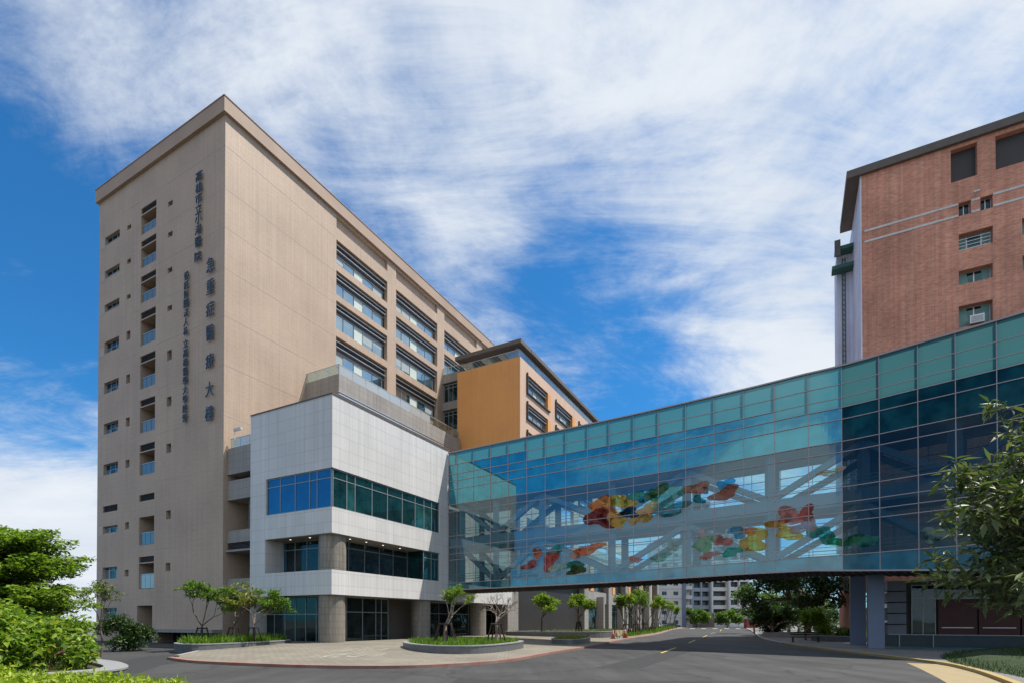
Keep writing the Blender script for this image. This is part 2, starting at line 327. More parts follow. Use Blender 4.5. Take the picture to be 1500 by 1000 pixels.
M['be_hem'] = glass('end_bay_hem_dark_reflection', (0.012, 0.075, 0.11), (0.5, 0.8, 0.9), 0.02)
M['br_hem'] = glass('teal_hem_glass', (0.03, 0.13, 0.17), (0.5, 0.8, 0.9), 0.16)

# ------------------------------------------------------------------ axes of the site
DR = (0.4686, 0.8834); DL = (-0.8834, 0.4686); NDR = (-0.4686, -0.8834); NDL = (0.8834, -0.4686)
W0 = (-13.2, 38.6); T0 = (-24.68, 45.0); O0 = (1.0, 65.4); TC = (-16.65, 50.5); LK0 = (-9.68, 73.3); B0 = (30.59, 46.0)
WR = Fr(W0, DR, NDL); WL = Fr(W0, DL, NDR)
TR = Fr(T0, DR, NDL); TL = Fr(T0, DL, NDR)
OR = Fr(O0, DR, NDL); OL = Fr(O0, DL, NDR)
TB = Fr(TC, DR, NDL); LK = Fr(LK0, DL, NDR)
RB = Fr(B0, NDL, NDR); RS = Fr(B0, DR, DL)

# ------------------------------------------------------------------ ground, road, plaza
def road_mat():
    m, N, L, out = newmat('asphalt'); b = N.new('ShaderNodeBsdfPrincipled'); L.new(b.outputs[0], out.inputs[0])
    tc = N.new('ShaderNodeTexCoord')
    def nz(s, d, r=0.6, sc3=(1, 1, 1), rot=0):
        mp = N.new('ShaderNodeMapping'); mp.inputs['Scale'].default_value = sc3; mp.inputs['Rotation'].default_value = (0, 0, rot); L.new(tc.outputs['Object'], mp.inputs[0])
        n = N.new('ShaderNodeTexNoise'); n.inputs['Scale'].default_value = s; n.inputs['Detail'].default_value = d; n.inputs['Roughness'].default_value = r; L.new(mp.outputs[0], n.inputs['Vector']); return n.outputs['Fac']
    def rg(v, a, b_, c, d):
        r = N.new('ShaderNodeMapRange'); L.new(v, r.inputs[0])
        for i, x in enumerate((a, b_, c, d)): r.inputs[i+1].default_value = x
        return r.outputs[0]
    grain = rg(nz(60, 4), 0.3, 0.7, 0.82, 1.18)
    patch = rg(nz(0.22, 8, 0.7), 0.35, 0.65, 0.78, 1.2)
    wheel = rg(nz(0.5, 6, 0.65, (1.6, 0.13, 1), -0.55), 0.35, 0.65, 0.8, 1.18)
    mm = N.new('ShaderNodeMath'); mm.operation = 'MULTIPLY'; L.new(grain, mm.inputs[0]); L.new(patch, mm.inputs[1])
    m2 = N.new('ShaderNodeMath'); m2.operation = 'MULTIPLY'; L.new(mm.outputs[0], m2.inputs[0]); L.new(wheel, m2.inputs[1])
    vo = N.new('ShaderNodeTexVoronoi'); vo.feature = 'DISTANCE_TO_EDGE'; vo.inputs['Scale'].default_value = 0.16
    wv = N.new('ShaderNodeTexNoise'); wv.inputs['Scale'].default_value = 0.7; wv.inputs['Detail'].default_value = 5; L.new(tc.outputs['Object'], wv.inputs['Vector'])
    vm = N.new('ShaderNodeVectorMath'); vm.operation = 'MULTIPLY_ADD'; L.new(wv.outputs['Color'], vm.inputs[0]); vm.inputs[1].default_value = (2.2, 2.2, 0); L.new(tc.outputs['Object'], vm.inputs[2]); L.new(vm.outputs[0], vo.inputs['Vector'])
    crack = rg(vo.outputs['Distance'], 0.0, 0.012, 0.62, 1.0)
    stain = rg(nz(0.9, 7, 0.7), 0.6, 0.78, 1.0, 0.72)
    for extra in (crack, stain):
        q = N.new('ShaderNodeMath'); q.operation = 'MULTIPLY'; L.new(m2.outputs[0], q.inputs[0]); L.new(extra, q.inputs[1]); m2 = q
    L.new(mixc(N, L, 1.0, (0.056, 0.0545, 0.0545), m2.outputs[0], 'MULTIPLY'), b.inputs['Base Color'])
    b.inputs['Roughness'].default_value = 0.85; b.inputs['Specular IOR Level'].default_value = 0.3
    bp = N.new('ShaderNodeBump'); bp.inputs['Strength'].default_value = 0.35; bp.inputs['Distance'].default_value = 0.01; L.new(nz(90, 3), bp.inputs['Height']); L.new(bp.outputs[0], b.inputs['Normal'])
    return m
M['asphalt'] = road_mat()
M['earth'] = plain('bare_ground', (0.14, 0.13, 0.105), 0.9, var=0.2, scale=0.1)
def plaza_mat():
    m = tiles('plaza_pavers', (0.225, 0.202, 0.16), (0.185, 0.167, 0.133), (0.14, 0.125, 0.1), 0.4, 0.4, 0.02, 0.5, rough=0.8, var=0.2, streak=0.04, bump=0.3)
    return m
M['pavers'] = plaza_mat()
M['paver_grey'] = tiles('grey_pavers', (0.19, 0.185, 0.18), (0.16, 0.155, 0.15), (0.1, 0.1, 0.1), 0.4, 0.4, 0.015, 0.0, rough=0.8, var=0.15, bump=0.2)
M['kerb_red'] = plain('worn_red_kerb', (0.30, 0.20, 0.17), 0.8, c2=(0.27, 0.10, 0.075), scale=0.9)
M['kerb_yel'] = plain('worn_yellow_kerb', (0.34, 0.27, 0.15), 0.8, c2=(0.38, 0.26, 0.07), scale=1.2)
M['cream'] = plain('cream_paving', (0.30, 0.235, 0.13), 0.8, var=0.12, scale=2.0)
M['yellow'] = plain('yellow_paint', (0.55, 0.40, 0.09), 0.7, var=0.2, scale=5)
M['wpaint'] = plain('white_paint', (0.55, 0.54, 0.5), 0.7, var=0.2, scale=5)

g = MB(); R = 3000; g.quad((-R, -R, -0.06), (R, -R, -0.06), (R, R, -0.06), (-R, R, -0.06)); struct(g.build('ground', M['earth']))
KL = [(-17.8, 27.8), (-15.3, 25.6), (-12.5, 24.2), (-8.8, 22.9), (-5.5, 22.5), (-3.0, 23.4), (-0.4, 26.2), (2.1, 32.2), (5.8, 40.7), (12.2, 57.3), (21.0, 77.3), (36.0, 119.0), (50.0, 152.0)]
IN = [(-23.6, 44.9), (-20.5, 43.6), (-17.5, 42.5), (-14.0, 42.0), (-12.0, 43.5), (-9.5, 48.0), (-7.0, 53.0), (-3.5, 60.0), (0.5, 68.0), (6.0, 78.0), (14.5, 94.0), (31.5, 125.0), (46.5, 153.0)]
def refine(a, n=4):
    a = np.array(a); t = np.arange(len(a)); q = np.linspace(0, len(a)-1, (len(a)-1)*n+1)
    # Catmull-Rom
    res = []
    for x in q:
        i = min(int(x), len(a)-2); f = x-i
        p0, p1, p2, p3 = a[max(i-1, 0)], a[i], a[i+1], a[min(i+2, len(a)-1)]
        res.append(0.5*((2*p1)+(-p0+p2)*f+(2*p0-5*p1+4*p2-p3)*f*f+(-p0+3*p1-3*p2+p3)*f**3))
    return np.array(res)
KLr, INr = refine(KL), refine(IN)
rowt = [0, .1, .2, .35, .5, .7, 1.0]
sm = lambda t: t*t*(3-2*t)
PZ = []
pl = MB(); grid = []
for i in range(len(KLr)):
    grid.append([(*(KLr[i]*(1-t)+INr[i]*t), 0.125+0.275*sm(min(1, t*1.15))) for t in rowt])
for i in range(len(grid)-1):
    for j in range(len(rowt)-1):
        q = (grid[i][j], grid[i+1][j], grid[i+1][j+1], grid[i][j+1]); PZ.append(q); pl.quad(*q)
struct(pl.build('plaza_pavement', M['pavers']))
PZc = np.array([[sum(p[k] for p in q)/4 for k in range(3)] for q in PZ])
def gz(x, y):
    d = (PZc[:, 0]-x)**2+(PZc[:, 1]-y)**2; idx = np.argsort(d)[:4]; w = 1/(d[idx]+0.05); return float((PZc[idx, 2]*w).sum()/w.sum())
def strip(mb, line, width, z0, z1, side=1):
    """Kerb stones along a line: a top and an outer face."""
    line = [Vector((p[0], p[1])) for p in line]; off = []
    for i, p in enumerate(line):
        t = (line[min(i+1, len(line)-1)]-line[max(i-1, 0)]).normalized(); off.append(p+Vector((-t.y, t.x))*width*side)
    for i in range(len(line)-1):
        a, b, c, d = line[i], line[i+1], off[i+1], off[i]
        mb.quad((*a, z1), (*b, z1), (*c, z1), (*d, z1)); mb.quad((*a, z0), (*b, z0), (*b, z1), (*a, z1)); mb.quad((*d, z0), (*d, z1), (*c, z1), (*c, z0))
kb = MB(); strip(kb, KLr, -0.32, -0.05, 0.13); struct(kb.build('kerb_red', M['kerb_red']))
kb = MB(); strip(kb, [grid[0][j][:2] for j in range(len(rowt))], -0.25, -0.05, 0.2); struct(kb.build('kerb_grey', M['concrete']))
rd = MB(); rd.quad((-120, -40, 0), (75, -40, 0), (75, 60, 0), (-120, 60, 0)); rd.quad((-3, 60, 0), (75, 60, 0), (190, 400, 0), (40, 158, 0)); struct(rd.build('road', M['asphalt']))
M['asphalt_new'] = plain('asphalt_patch', (.034, .034, .035), .9, var=.2, scale=3, bump=.2)
for q in (((-21, 30.5), (-19.2, 32.2), (-14.5, 20.5), (-16.6, 19.8)), ((3.5, 22.5), (5.4, 22.3), (12.5, 36.2), (10.9, 36.6)), ((-2, 17.2), (6.5, 16.6), (6.6, 17.6), (-1.9, 18.2))):
    m = MB(); m.quad(*[(*a, .003) for a in q]); struct(m.build('road_patch', M['asphalt_new']))
# right pavement
KR = [(86, 196), (44.4, 96.7), (30.4, 64.4), (26.2, 53.3), (23.4, 44.2), (22.3, 38.7), (21.3, 32.2), (20.7, 28.6), (19.9, 24.2), (18.6, 21.2), (17.0, 18.4), (14.5, 14.5)]
KRr = refine(KR, 4)
rp = MB()
for i in range(len(KRr)-1):
    a, b = KRr[i], KRr[i+1]
    rp.quad((*a, 0.12), (a[0]+60, a[1], 0.12), (b[0]+60, b[1], 0.12), (*b, 0.12))
struct(rp.build('right_pavement', M['paver_grey']))
k2 = MB(); strip(k2, KRr[:16], 0.3, -0.05, 0.13, -1); struct(k2.build('kerb_grey', M['concrete']))
k2 = MB(); strip(k2, KRr[15:], 0.24, -0.05, 0.132, -1); struct(k2.build('kerb_yellow', M['kerb_yel']))
cr = MB(); cr.quad((18.9, 25.3, 0.006), (20.2, 24.0, 0.006), (17.2, 18.6, 0.006), (14.8, 14.8, 0.006), (12.5, 14.6, 0.006), (15.0, 18.6, 0.006), (17.2, 22.3, 0.006)); struct(cr.build('cream_paving', M['cream']))
def worn_paint():
    m, N, L, out = newmat('worn_white_paint'); d = N.new('ShaderNodeBsdfDiffuse'); d.inputs[0].default_value = (.6, .58, .52, 1); t = N.new('ShaderNodeBsdfTransparent'); mx = N.new('ShaderNodeMixShader')
    tc = N.new('ShaderNodeTexCoord'); n = N.new('ShaderNodeTexNoise'); n.inputs['Scale'].default_value = 2.6; n.inputs['Detail'].default_value = 8; n.inputs['Roughness'].default_value = .7; L.new(tc.outputs['Object'], n.inputs['Vector'])
    r = N.new('ShaderNodeMapRange'); L.new(n.outputs['Fac'], r.inputs[0]); r.inputs[1].default_value = .5; r.inputs[2].default_value = .6; r.inputs[4].default_value = .4
    L.new(r.outputs[0], mx.inputs[0]); L.new(t.outputs[0], mx.inputs[1]); L.new(d.outputs[0], mx.inputs[2]); L.new(mx.outputs[0], out.inputs[0]); return m
wp = MB()
for x0, x1, y0, y1 in ((-9.6, -8.7, 26.2, 29.2), (-8.5, -7.7, 26.6, 29.4), (-7.5, -6.8, 27.0, 29.6), (-10.4, -9.5, 30.0, 33.0), (-9.3, -8.5, 30.4, 33.4), (-8.3, -7.5, 30.8, 33.6)):
    q = [(x0+(x1-x0)*i/3, y0+(y1-y0)*j/3) for j in range(4) for i in range(4)]
    for j in range(3):
        for i in range(3): wp.quad(*[(*q[a], gz(*q[a])+.03) for a in (j*4+i, j*4+i+1, j*4+i+5, j*4+i+4)])
struct(wp.build('pavement_marking', worn_paint()))
# lane markings
DASH = [((9.36, 33.17), (12.35, 39.82)), ((16.23, 48.46), (19.47, 56.07)), ((23.47, 65.06), (27.69, 74.88)), ((32.25, 85.66), (35.66, 92.79)), ((42.0, 106.5), (50.0, 126.0))]
for k, (a, b) in enumerate(DASH):
    a = Vector(a); b = Vector(b); d = (b-a).normalized(); p = Vector((-d.y, d.x))*0.075
    mk = MB(); mk.quad((*(a-p), 0.004), (*(a+p), 0.004), (*(b+p), 0.004), (*(b-p), 0.004)); struct(mk.build('lane_marking', M['yellow']))
for k in range(9):
    x = 47+k*3.1; mk = MB(); mk.quad((x, 140, 0.004), (x+1.3, 140, 0.004), (x+3.3, 145, 0.004), (x+2.0, 145, 0.004)); struct(mk.build('crosswalk_marking', M['wpaint']))

# ------------------------------------------------------------------ window helpers
def window(parent, fr, u0, u1, z0, z1, w, pane_mat, cols=None, rows=None, fr_w=0.06, fmat=None, glassname='pane'):
    """Frame with mullions (part) and its panes (sub-part)."""
    m = MB(); d = 0.07
    m.box(fr, u0, u1, w, w+d, z0, z0+fr_w); m.box(fr, u0, u1, w, w+d, z1-fr_w, z1)
    m.box(fr, u0, u0+fr_w, w, w+d, z0+fr_w, z1-fr_w); m.box(fr, u1-fr_w, u1, w, w+d, z0+fr_w, z1-fr_w)
    for c in cols or (): m.box(fr, c-fr_w/2, c+fr_w/2, w+.002, w+d-.004, z0+fr_w, z1-fr_w)
    for r in rows or (): m.box(fr, u0+fr_w, u1-fr_w, w+.006, w+d-.008, r-fr_w/2, r+fr_w/2)
    o = m.build('window', fmat or M['frame'], parent)
    p = MB(); e = fr_w*0.5; p.quad(fr.p(u0+e, w+.02, z0+e), fr.p(u1-e, w+.02, z0+e), fr.p(u1-e, w+.02, z1-e), fr.p(u0+e, w+.02, z1-e)); p.build(glassname, pane_mat, o)
    return o
def railing(parent, fr, u0, u1, w, z0, z1, n, glass_mat, name='glass_railing', fmat=None):
    m = MB(); 
    for i in range(n):
        a = u0+(u1-u0)*i/n; b = u0+(u1-u0)*(i+1)/n
        m.box(fr, a+.03, b-.03, w-.015, w+.015, z0+.06, z1-.02)
    o = m.build(name, glass_mat, parent)
    h = MB(); h.box(fr, u0, u1, w-.035, w+.035, z1, z1+.06)
    for i in range(n+1):
        a = u0+(u1-u0)*i/n; h.box(fr, a-.025, a+.025, w-.1, w-.05, z0, z1)
    h.build('handrail', fmat or M['alu'], o)
    return o

# ------------------------------------------------------------------ the tall tower
tower = thing('hospital_tower', 'tall brown tiled hospital tower with recessed balconies and vertical lettering', 'building', (T0[0], T0[1], 0))
TH = 46.1
balc = [(42.15, 41.5, 39.55, 40.45), (38.9, 38.28, 36.3, 37.25), (35.45, 34.85, 32.85, 33.8), (31.9, 31.2, 28.7, 29.8), (27.7, 27.0, 24.5, 25.6), (23.4, 22.75, 20.2, 21.3), (19.05, 18.35, 16.1, 17.2), (None, 12.03, 9.33, 10.5), (8.2, 7.6, 5.1, 6.5)]
wina = [(41.6, 40.75), (38.1, 37.3), (34.6, 33.8), (30.75, 29.55), (26.55, 25.4), (22.3, 21.2), (18.1, 17.0), (11.7, 11.0), (7.5, 6.3), (3.35, 1.75)]
smb = [(41.35, 40.92), (37.95, 37.5), (34.37, 33.95), (30.76, 29.9), (26.46, 25.6), (22.17, 21.3), (17.97, 17.2), (11.79, 11.1), (7.08, 6.42)]
smd = [(41.1, 40.65), (38.2, 37.75), (34.85, 34.38), (31.3, 30.83), (27.16, 26.24), (22.83, 21.95), (18.47, 17.62), (12.26, 11.46), (7.39, 6.64)]
holes = []
BU0, BU1 = 10.42, 13.02
for lt, lb, ob, rt in balc:
    if lt: holes.append((BU0, BU1, lb+.05, lt, 0.22))
    holes.append((BU0, BU1, ob, lb-.06 if lt else lb, 1.5))
holes.append((BU0, BU1, 13.57, 14.2, 0.22))
holes.append((16.98, 19.8, 13.15, 13.8, 0.22))
holes.append((10.65, 13.25, -1.0, 3.5, 1.6)); holes.append((13.5, 16.45, -0.6, 1.05, 0.8)); holes.append((0.4, 9.7, -1.0, 1.0, 1.4))
for a, b in wina: holes.append((16.95, 19.75, b, a, 0.3))
for a, b in smb: holes.append((14.85, 15.55, b, a, 0.35))
for a, b in smd: holes.append((7.75, 8.5, b, a, 0.4))
tw = MB(); tw.wall(TL, 0, 20.95, -1, TH, holes)
# right face bays
BAYS = [(12.55, 20.6), (22.2, 30.75), (32.4, 41.0), (42.6, 51.2), (52.8, 61.4)]
ROWS = [(42.8, 41.4, 40.25), (39.5, 38.4, 36.9), (36.25, 35.1, 33.25), (32.45, 30.95, 29.1), (28.2, 26.9, 25.3)]
h2 = []
for a, b in BAYS:
    h2.append((a, b, 44.1, 45.3, 0.28))
    for t, gt, bo in ROWS: h2.append((a, b, bo, t, 0.5))
tw.wall(TR, 0, 75, -1, TH, h2)
c0 = TL.p(0, 0, 0); c1 = TL.p(20.95, 0, 0); c2 = Fr(T0, DR, DL).p(75, 20.95, 0); c3 = TR.p(75, 0, 0)
for a, b in ((c1, c2), (c2, c3)): tw.quad((a[0], a[1], -1), (b[0], b[1], -1), (b[0], b[1], TH), (a[0], a[1], TH))
tw.quad(*[(p[0], p[1], TH) for p in (c0, c1, c2, c3)])
for a, b in BAYS: tw.quad(TR.p(a, -.28, 44.1), TR.p(b, -.28, 44.1), TR.p(b, -.28, 45.3), TR.p(a, -.28, 45.3))
tower_wall = tw.build('wall', M['tower'], tower)
TF = Fr(T0, DR, NDL)
cn = MB(); ov = 0.28
cn.box(TF, -ov, 75.6, -21.2, ov, 45.6, 46.88); cn.build('cornice', M['cornice'], tower)
cn = MB(); cn.box(TF, -ov-.05, 75.7, -21.25, ov+.05, 46.88, 46.94); cn.build('roof_coping', M['cornice'], tower)
# thin floor joints on both faces
jt = MB()
for z in (4.35, 8.75, 15.2, 19.65, 23.95, 28.2, 32.3, 35.85, 39.2, 42.9):
    for fr_, a, b in ((TL, 0.05, 10.3), (TL, 13.2, 14.7), (TL, 15.7, 16.8), (TR, 0.05, 12.4)):
        jt = MB(); jt.box(fr_, a, b, 0.0, 0.008, z, z+.05); jt.build('tile_joint', M['pale_tile'], tower)
# pale tile squares beside the end windows
for (a, b) in wina[:7]+wina[7:9]:
    q = MB(); q.box(TL, 19.8, 20.7, 0, 0.012, b-.15, b+.75); q.build('pale_tile_panel', M['pale_tile'], tower)
for k, (lt, lb, ob, rt) in enumerate(balc):
    top = lb-.06 if lt else lb
    bk = MB(); bk.quad(TL.p(BU0, -1.5, ob), TL.p(BU1, -1.5, ob), TL.p(BU1, -1.5, top), TL.p(BU0, -1.5, top))
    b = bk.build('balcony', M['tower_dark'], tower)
    dr = MB(); dr.box(TL, BU0+.15, BU0+1.0, -1.5, -1.44, ob+.02, min(top-.15, ob+2.1)); dr.build('door', M['dframe'], b)
    railing(b, TL, BU0+.02, BU1-.02, -.16, ob, rt, 3, M['gl_milk'] if k == 8 else M['gl_balc'])
    if k == 8: b.children[-1]['label'] = 'white frosted glass balcony railing'
    if lt:
        lv = MB(); lv.quad(TL.p(BU0, -.22, lb+.05), TL.p(BU1, -.22, lb+.05), TL.p(BU1, -.22, lt), TL.p(BU0, -.22, lt))
        for j in range(6):
            z = lb+.05+(lt-lb-.05)*(j+.4)/6; lv.box(TL, BU0, BU1, -.2, -.1, z, z+.03)
        lv.build('louvre', M['louvre'], b)
for (u0, u1, z0, z1) in ((BU0, BU1, 13.57, 14.2), (16.98, 19.8, 13.15, 13.8)):
    lv = MB(); lv.quad(TL.p(u0, -.22, z0), TL.p(u1, -.22, z0), TL.p(u1, -.22, z1), TL.p(u0, -.22, z1))
    for j in range(6): z = z0+(z1-z0)*(j+.4)/6; lv.box(TL, u0, u1, -.2, -.1, z, z+.03)
    lv.build('louvre', M['louvre'], tower)
for k, (a, b) in enumerate(wina):
    hgt = a-b; dz = b+hgt*(.45 if k < 7 else .75)
    o = window(tower, TL, 16.95, 19.75, b, a, -.3, M['gl_dark'], cols=(17.9, 18.8), rows=(dz,) if k != 9 else (2.9,))
    for x0, x1 in ((17.0, 17.85), (18.85, 19.7)):
        cu = MB(); cu.quad(TL.p(x0, -.272, b+.05), TL.p(x1, -.272, b+.05), TL.p(x1, -.272, dz), TL.p(x0, -.272, dz)); cu.build('lower_pane', M['gl_balc'], o)
for a, b in smb: window(tower, TL, 14.85, 15.55, b, a, -.35, M['gl_teal'])
for a, b in smd: window(tower, TL, 7.75, 8.5, b, a, -.4, M['gl_teal'])
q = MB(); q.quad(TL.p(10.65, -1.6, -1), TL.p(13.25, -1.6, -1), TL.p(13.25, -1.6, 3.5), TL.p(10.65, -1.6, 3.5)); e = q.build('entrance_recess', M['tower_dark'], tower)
q = MB(); q.box(TL, 10.75, 11.75, -1.6, -1.54, -.3, 2.0); q.build('door', M['dframe'], e)
q = MB(); q.quad(TL.p(13.5, -.8, -.6), TL.p(16.45, -.8, -.6), TL.p(16.45, -.8, 1.05), TL.p(13.5, -.8, 1.05)); q.build('basement_louvre', M['louvre'], tower)
q = MB(); q.box(TL, 11.0, 15.0, .12, .18, -.4, .42); q.build('steel_gate', M['steel'], tower)
q = MB(); q.quad(TL.p(.4, -1.4, -1), TL.p(9.7, -1.4, -1), TL.p(9.7, -1.4, 1), TL.p(.4, -1.4, 1)); e = q.build('ground_glazing', M['gl_dark'], tower)
q = MB(); 
for u in (2.5, 4.6, 6.9, 8.0): q.box(TL, u, u+.12, -1.36, -1.2, -1, 1)
q.build('glazing_frame', M['frame'], e)
q = MB(); q.box(TL, 0.05, 9.9, 0.002, .9, 1.0, 1.28); q.build('canopy', M['stone'], tower)
# windows of the right face
BR = random.Random(21); M['blind'] = plain('window_blind', (.36, .42, .44), .7, var=.08, scale=4)
def bay_window(parent, fr, a, b, bo, gt, t, w, curtain=True, mull=None, frame=None, fins=True, pane=None):
    n = 5; us = [a+(b-.45-a)*f for f in (0, .19, .395, .58, .79, 1.0)]
    m = MB(); d = .08
    for u in us: m.box(fr, u-.025, u+.025, w, w+d, bo, gt)
    m.box(fr, a, b, w, w+d+.02, gt, gt+.08); m.box(fr, a, b, w, w+d, bo, bo+.06)
    o = m.build('window', frame or M['frame'], parent)
    p = MB(); p.quad(fr.p(a, w+.02, bo), fr.p(us[-1], w+.02, bo), fr.p(us[-1], w+.02, gt), fr.p(a, w+.02, gt)); p.build('pane', pane or M['gl_blue'], o)
    p = MB(); p.quad(fr.p(a, w+.01, gt), fr.p(b, w+.01, gt), fr.p(b, w+.01, t), fr.p(a, w+.01, t)); p.quad(fr.p(us[-1], w+.015, bo), fr.p(b, w+.015, bo), fr.p(b, w+.015, gt), fr.p(us[-1], w+.015, gt)); p.build('dark_panel', M['dframe'], o)
    if curtain:
        p = MB(); p.quad(fr.p(us[2]+.03, w+.03, bo+.05), fr.p(us[3]-.03, w+.03, bo+.05), fr.p(us[3]-.03, w+.03, gt), fr.p(us[2]+.03, w+.03, gt)); p.build('curtain', M['curtain'], o)
    for k_ in range(5):
        if k_ != 2 and BR.random() < .3:
            zb = gt-(gt-bo)*BR.uniform(.2, .75); p = MB(); p.quad(fr.p(us[k_]+.04, w+.028, zb), fr.p(us[k_+1]-.04, w+.028, zb), fr.p(us[k_+1]-.04, w+.028, gt), fr.p(us[k_]+.04, w+.028, gt)); p.build('blind', M['blind'], o)
    if fins:
        p = MB()
        for f in (.32, .72): z = gt+(t-gt)*f; p.box(fr, a, b, w+.2, w+.34, z, z+.07)
        p.build('sunshade_rail', M['alu'], o)
    return o
for a, b in BAYS[:4]:
    for t, gt, bo in ROWS: bay_window(tower, TR, a, b, bo, gt, t, -.5)
# vertical lettering, each sign one thing with its characters
def glyph(ch, fr, u, z, wd, ht, sign, w=0.12):
    c = bpy.data.curves.new('character', 'FONT'); c.body = ch; c.size = 1; c.extrude = 0.04; c.offset = -0.006; c.bevel_depth = 0.0
    t = bpy.data.objects.new('character', c); COL.objects.link(t)
    bpy.context.view_layer.update()
    me = bpy.data.meshes.new_from_object(t.evaluated_get(bpy.context.evaluated_depsgraph_get()))
    bpy.data.objects.remove(t); bpy.data.curves.remove(c)
    co = np.array([v.co[:] for v in me.vertices]); lo, hi = co.min(0), co.max(0); ce = (lo+hi)/2; k = (hi-lo)
    sxx = wd/max(k[0], .55); szz = ht/max(k[1], .55)
    X = -fr.d; o = ORG[sign.name]
    for i, v in enumerate(me.vertices):
        x = (co[i, 0]-ce[0])*sxx; y = (co[i, 1]-ce[1])*szz; dd = w+(co[i, 2]-lo[2])*1.0
        p = fr.p(u, dd, z+y); v.co = (p[0]+X[0]*x-o[0], p[1]+X[1]*x-o[1], p[2]-o[2])
    me.name = 'character'; me.materials.clear(); me.materials.append(M['sign'])
    ob = bpy.data.objects.new('character', me); COL.objects.link(ob); ob.parent = sign
def tl_uz(px, py):
    r = pix_dir(px, py); n = np.array(NDR); t = (np.array(T0)@n)/(r.x*n[0]+r.y*n[1]); p = np.array((r.x*t, r.y*t)); return float((p-np.array(T0))@np.array(DL)), EYE+r.z*t
def lettering(text, pts, wd, ht, label, cat='lettering'):
    uzs = [tl_uz(*p) for p in pts]; u = sum(q[0] for q in uzs)/len(uzs)
    p = TL.p(u, .1, uzs[-1][1]); s = thing('wall_lettering', label, cat, p, 'vertical signs on the tower wall')
    for ch, (uu, z) in zip(text, uzs): glyph(ch, TL, u*.6+uu*.4, z, wd*1.12, ht, s)
lettering('高雄市立小港醫院', [(294.6, 259.4), (294.2, 276.6), (293.8, 292.4), (293.4, 308), (293, 322.4), (292.6, 338), (292.4, 356), (292, 377.5)], 0.85, 0.84, 'upper column of eight dark metal characters beginning at the tower top')
lettering('急重症醫療大樓', [(311.5, 389), (311, 421), (310.5, 453.5), (310, 488.5), (309.5, 529), (309, 570), (308.5, 605.5)], 1.0, 1.28, 'column of seven large widely spaced characters nearest the tower corner')
lettering('委託財團法人私立高雄醫學大學經營', [(276.6-k*.28, 405+k*13.55+(4 if k > 6 else 0)) for k in range(16)], 0.62, 0.72, 'long column of small closely set characters farthest from the tower corner')

# ------------------------------------------------------------------ white podium building
pod = thing('podium_building', 'white panelled podium building on round granite columns', 'building', (W0[0], W0[1], 0.4))
FW = WR
PH = 18.7
wm = MB()
wm.wall(WR, 0, 14.9, 3.97, PH, [(0, 13.4, 10.4, 13.3, .2, 'l'), (0, 13.4, 5.8, 8.5, 2.0, 'lb')])
wm.wall(WL, 0, 9.2, 3.97, PH, [(0, 7.3, 10.4, 13.3, .2, 'l'), (0, 7.36, 5.8, 8.5, 1.8, 'lb')])
wm.quad(WL.p(9.2, 0, 0.2), WL.p(9.2, -3, 0.2), WL.p(9.2, -3, PH), WL.p(9.2, 0, PH)); wm.quad(WL.p(9.2, -3, 3.97), WL.p(9.2, -12, 3.97), WL.p(9.2, -12, PH), WL.p(9.2, -3, PH))
wm.quad(WR.p(14.9, 0, 3.97), WR.p(14.9, 0, PH), WR.p(14.9, -9, PH), WR.p(14.9, -9, 3.97))
wm.quad(WR.p(0, 0, PH), WR.p(14.9, 0, PH), WR.p(14.9, -9.2, PH), WR.p(0, -9.2, PH))
# parapet back faces and the soffits
wm.box(FW, .3, 14.6, -.32, -.3, 5.0, 5.8); 
wm.build('wall', M['white'], pod)
so = MB(); so.quad(FW.p(.01, -.01, 3.98), FW.p(14.9, -.01, 3.98), FW.p(14.9, -9.19, 3.98), FW.p(.01, -9.19, 3.98)); so.box(FW, .05, 13.38, -7.3, -.05, 8.47, 8.6); so.build('soffit', M['concrete'], pod)
cp_ = MB(); cp_.box(FW, -.05, 15.0, -9.2, .05, PH, PH+.09); cp_.build('parapet_coping', M['roof_dark'], pod)
# corner window
Z1 = 12.6
o = window(pod, WR, .16, 13.38, 10.42, 13.28, -.16, M['gl_teal'], cols=(1.56, 2.42, 4.29, 6.12, 8.02, 9.79, 11.08, 12.24), rows=(Z1,))
q = MB()
for u0, u1 in ((1.62, 2.36), (9.85, 11.02), (11.14, 12.18)): q.quad(WR.p(u0, -.13, 10.5), WR.p(u1, -.13, 10.5), WR.p(u1, -.13, Z1), WR.p(u0, -.13, Z1))
q.build('blind', glass('green_blind_glass', (0.012, 0.06, 0.058), (0.6, 0.95, 0.95), 0.06), o)
o = window(pod, WL, .16, 7.28, 10.42, 13.28, -.16, M['gl_sky'], cols=(1.65, 2.45, 4.02, 5.72), rows=(Z1,))
# recessed second storey
o = window(pod, Fr(WR.p(0, 0, 0)[:2], DR, NDL), 1.8, 11.0, 5.0, 8.46, -2.0, M['gl_dark'], cols=(3.6, 5.4, 7.2, 9.0), rows=(7.9,))
o = window(pod, WL, 2.0, 7.36, 5.0, 8.46, -1.8, M['gl_dark'], cols=(3.3, 4.6, 6.0), rows=(7.8,))
q = MB(); q.quad(WL.p(2.05, -1.74, 5.1), WL.p(2.6, -1.74, 5.1), WL.p(2.6, -1.74, 8.3), WL.p(2.05, -1.74, 8.3)); q.quad(WL.p(6.95, -1.74, 5.1), WL.p(7.3, -1.74, 5.1), WL.p(7.3, -1.74, 8.3), WL.p(6.95, -1.74, 8.3)); q.build('blue_panel', M['gl_sky'], o)
o = window(pod, WR, 11.0, 13.38, 5.8, 8.48, -.16, M['gl_teal'], cols=(12.2,), rows=(7.85,))
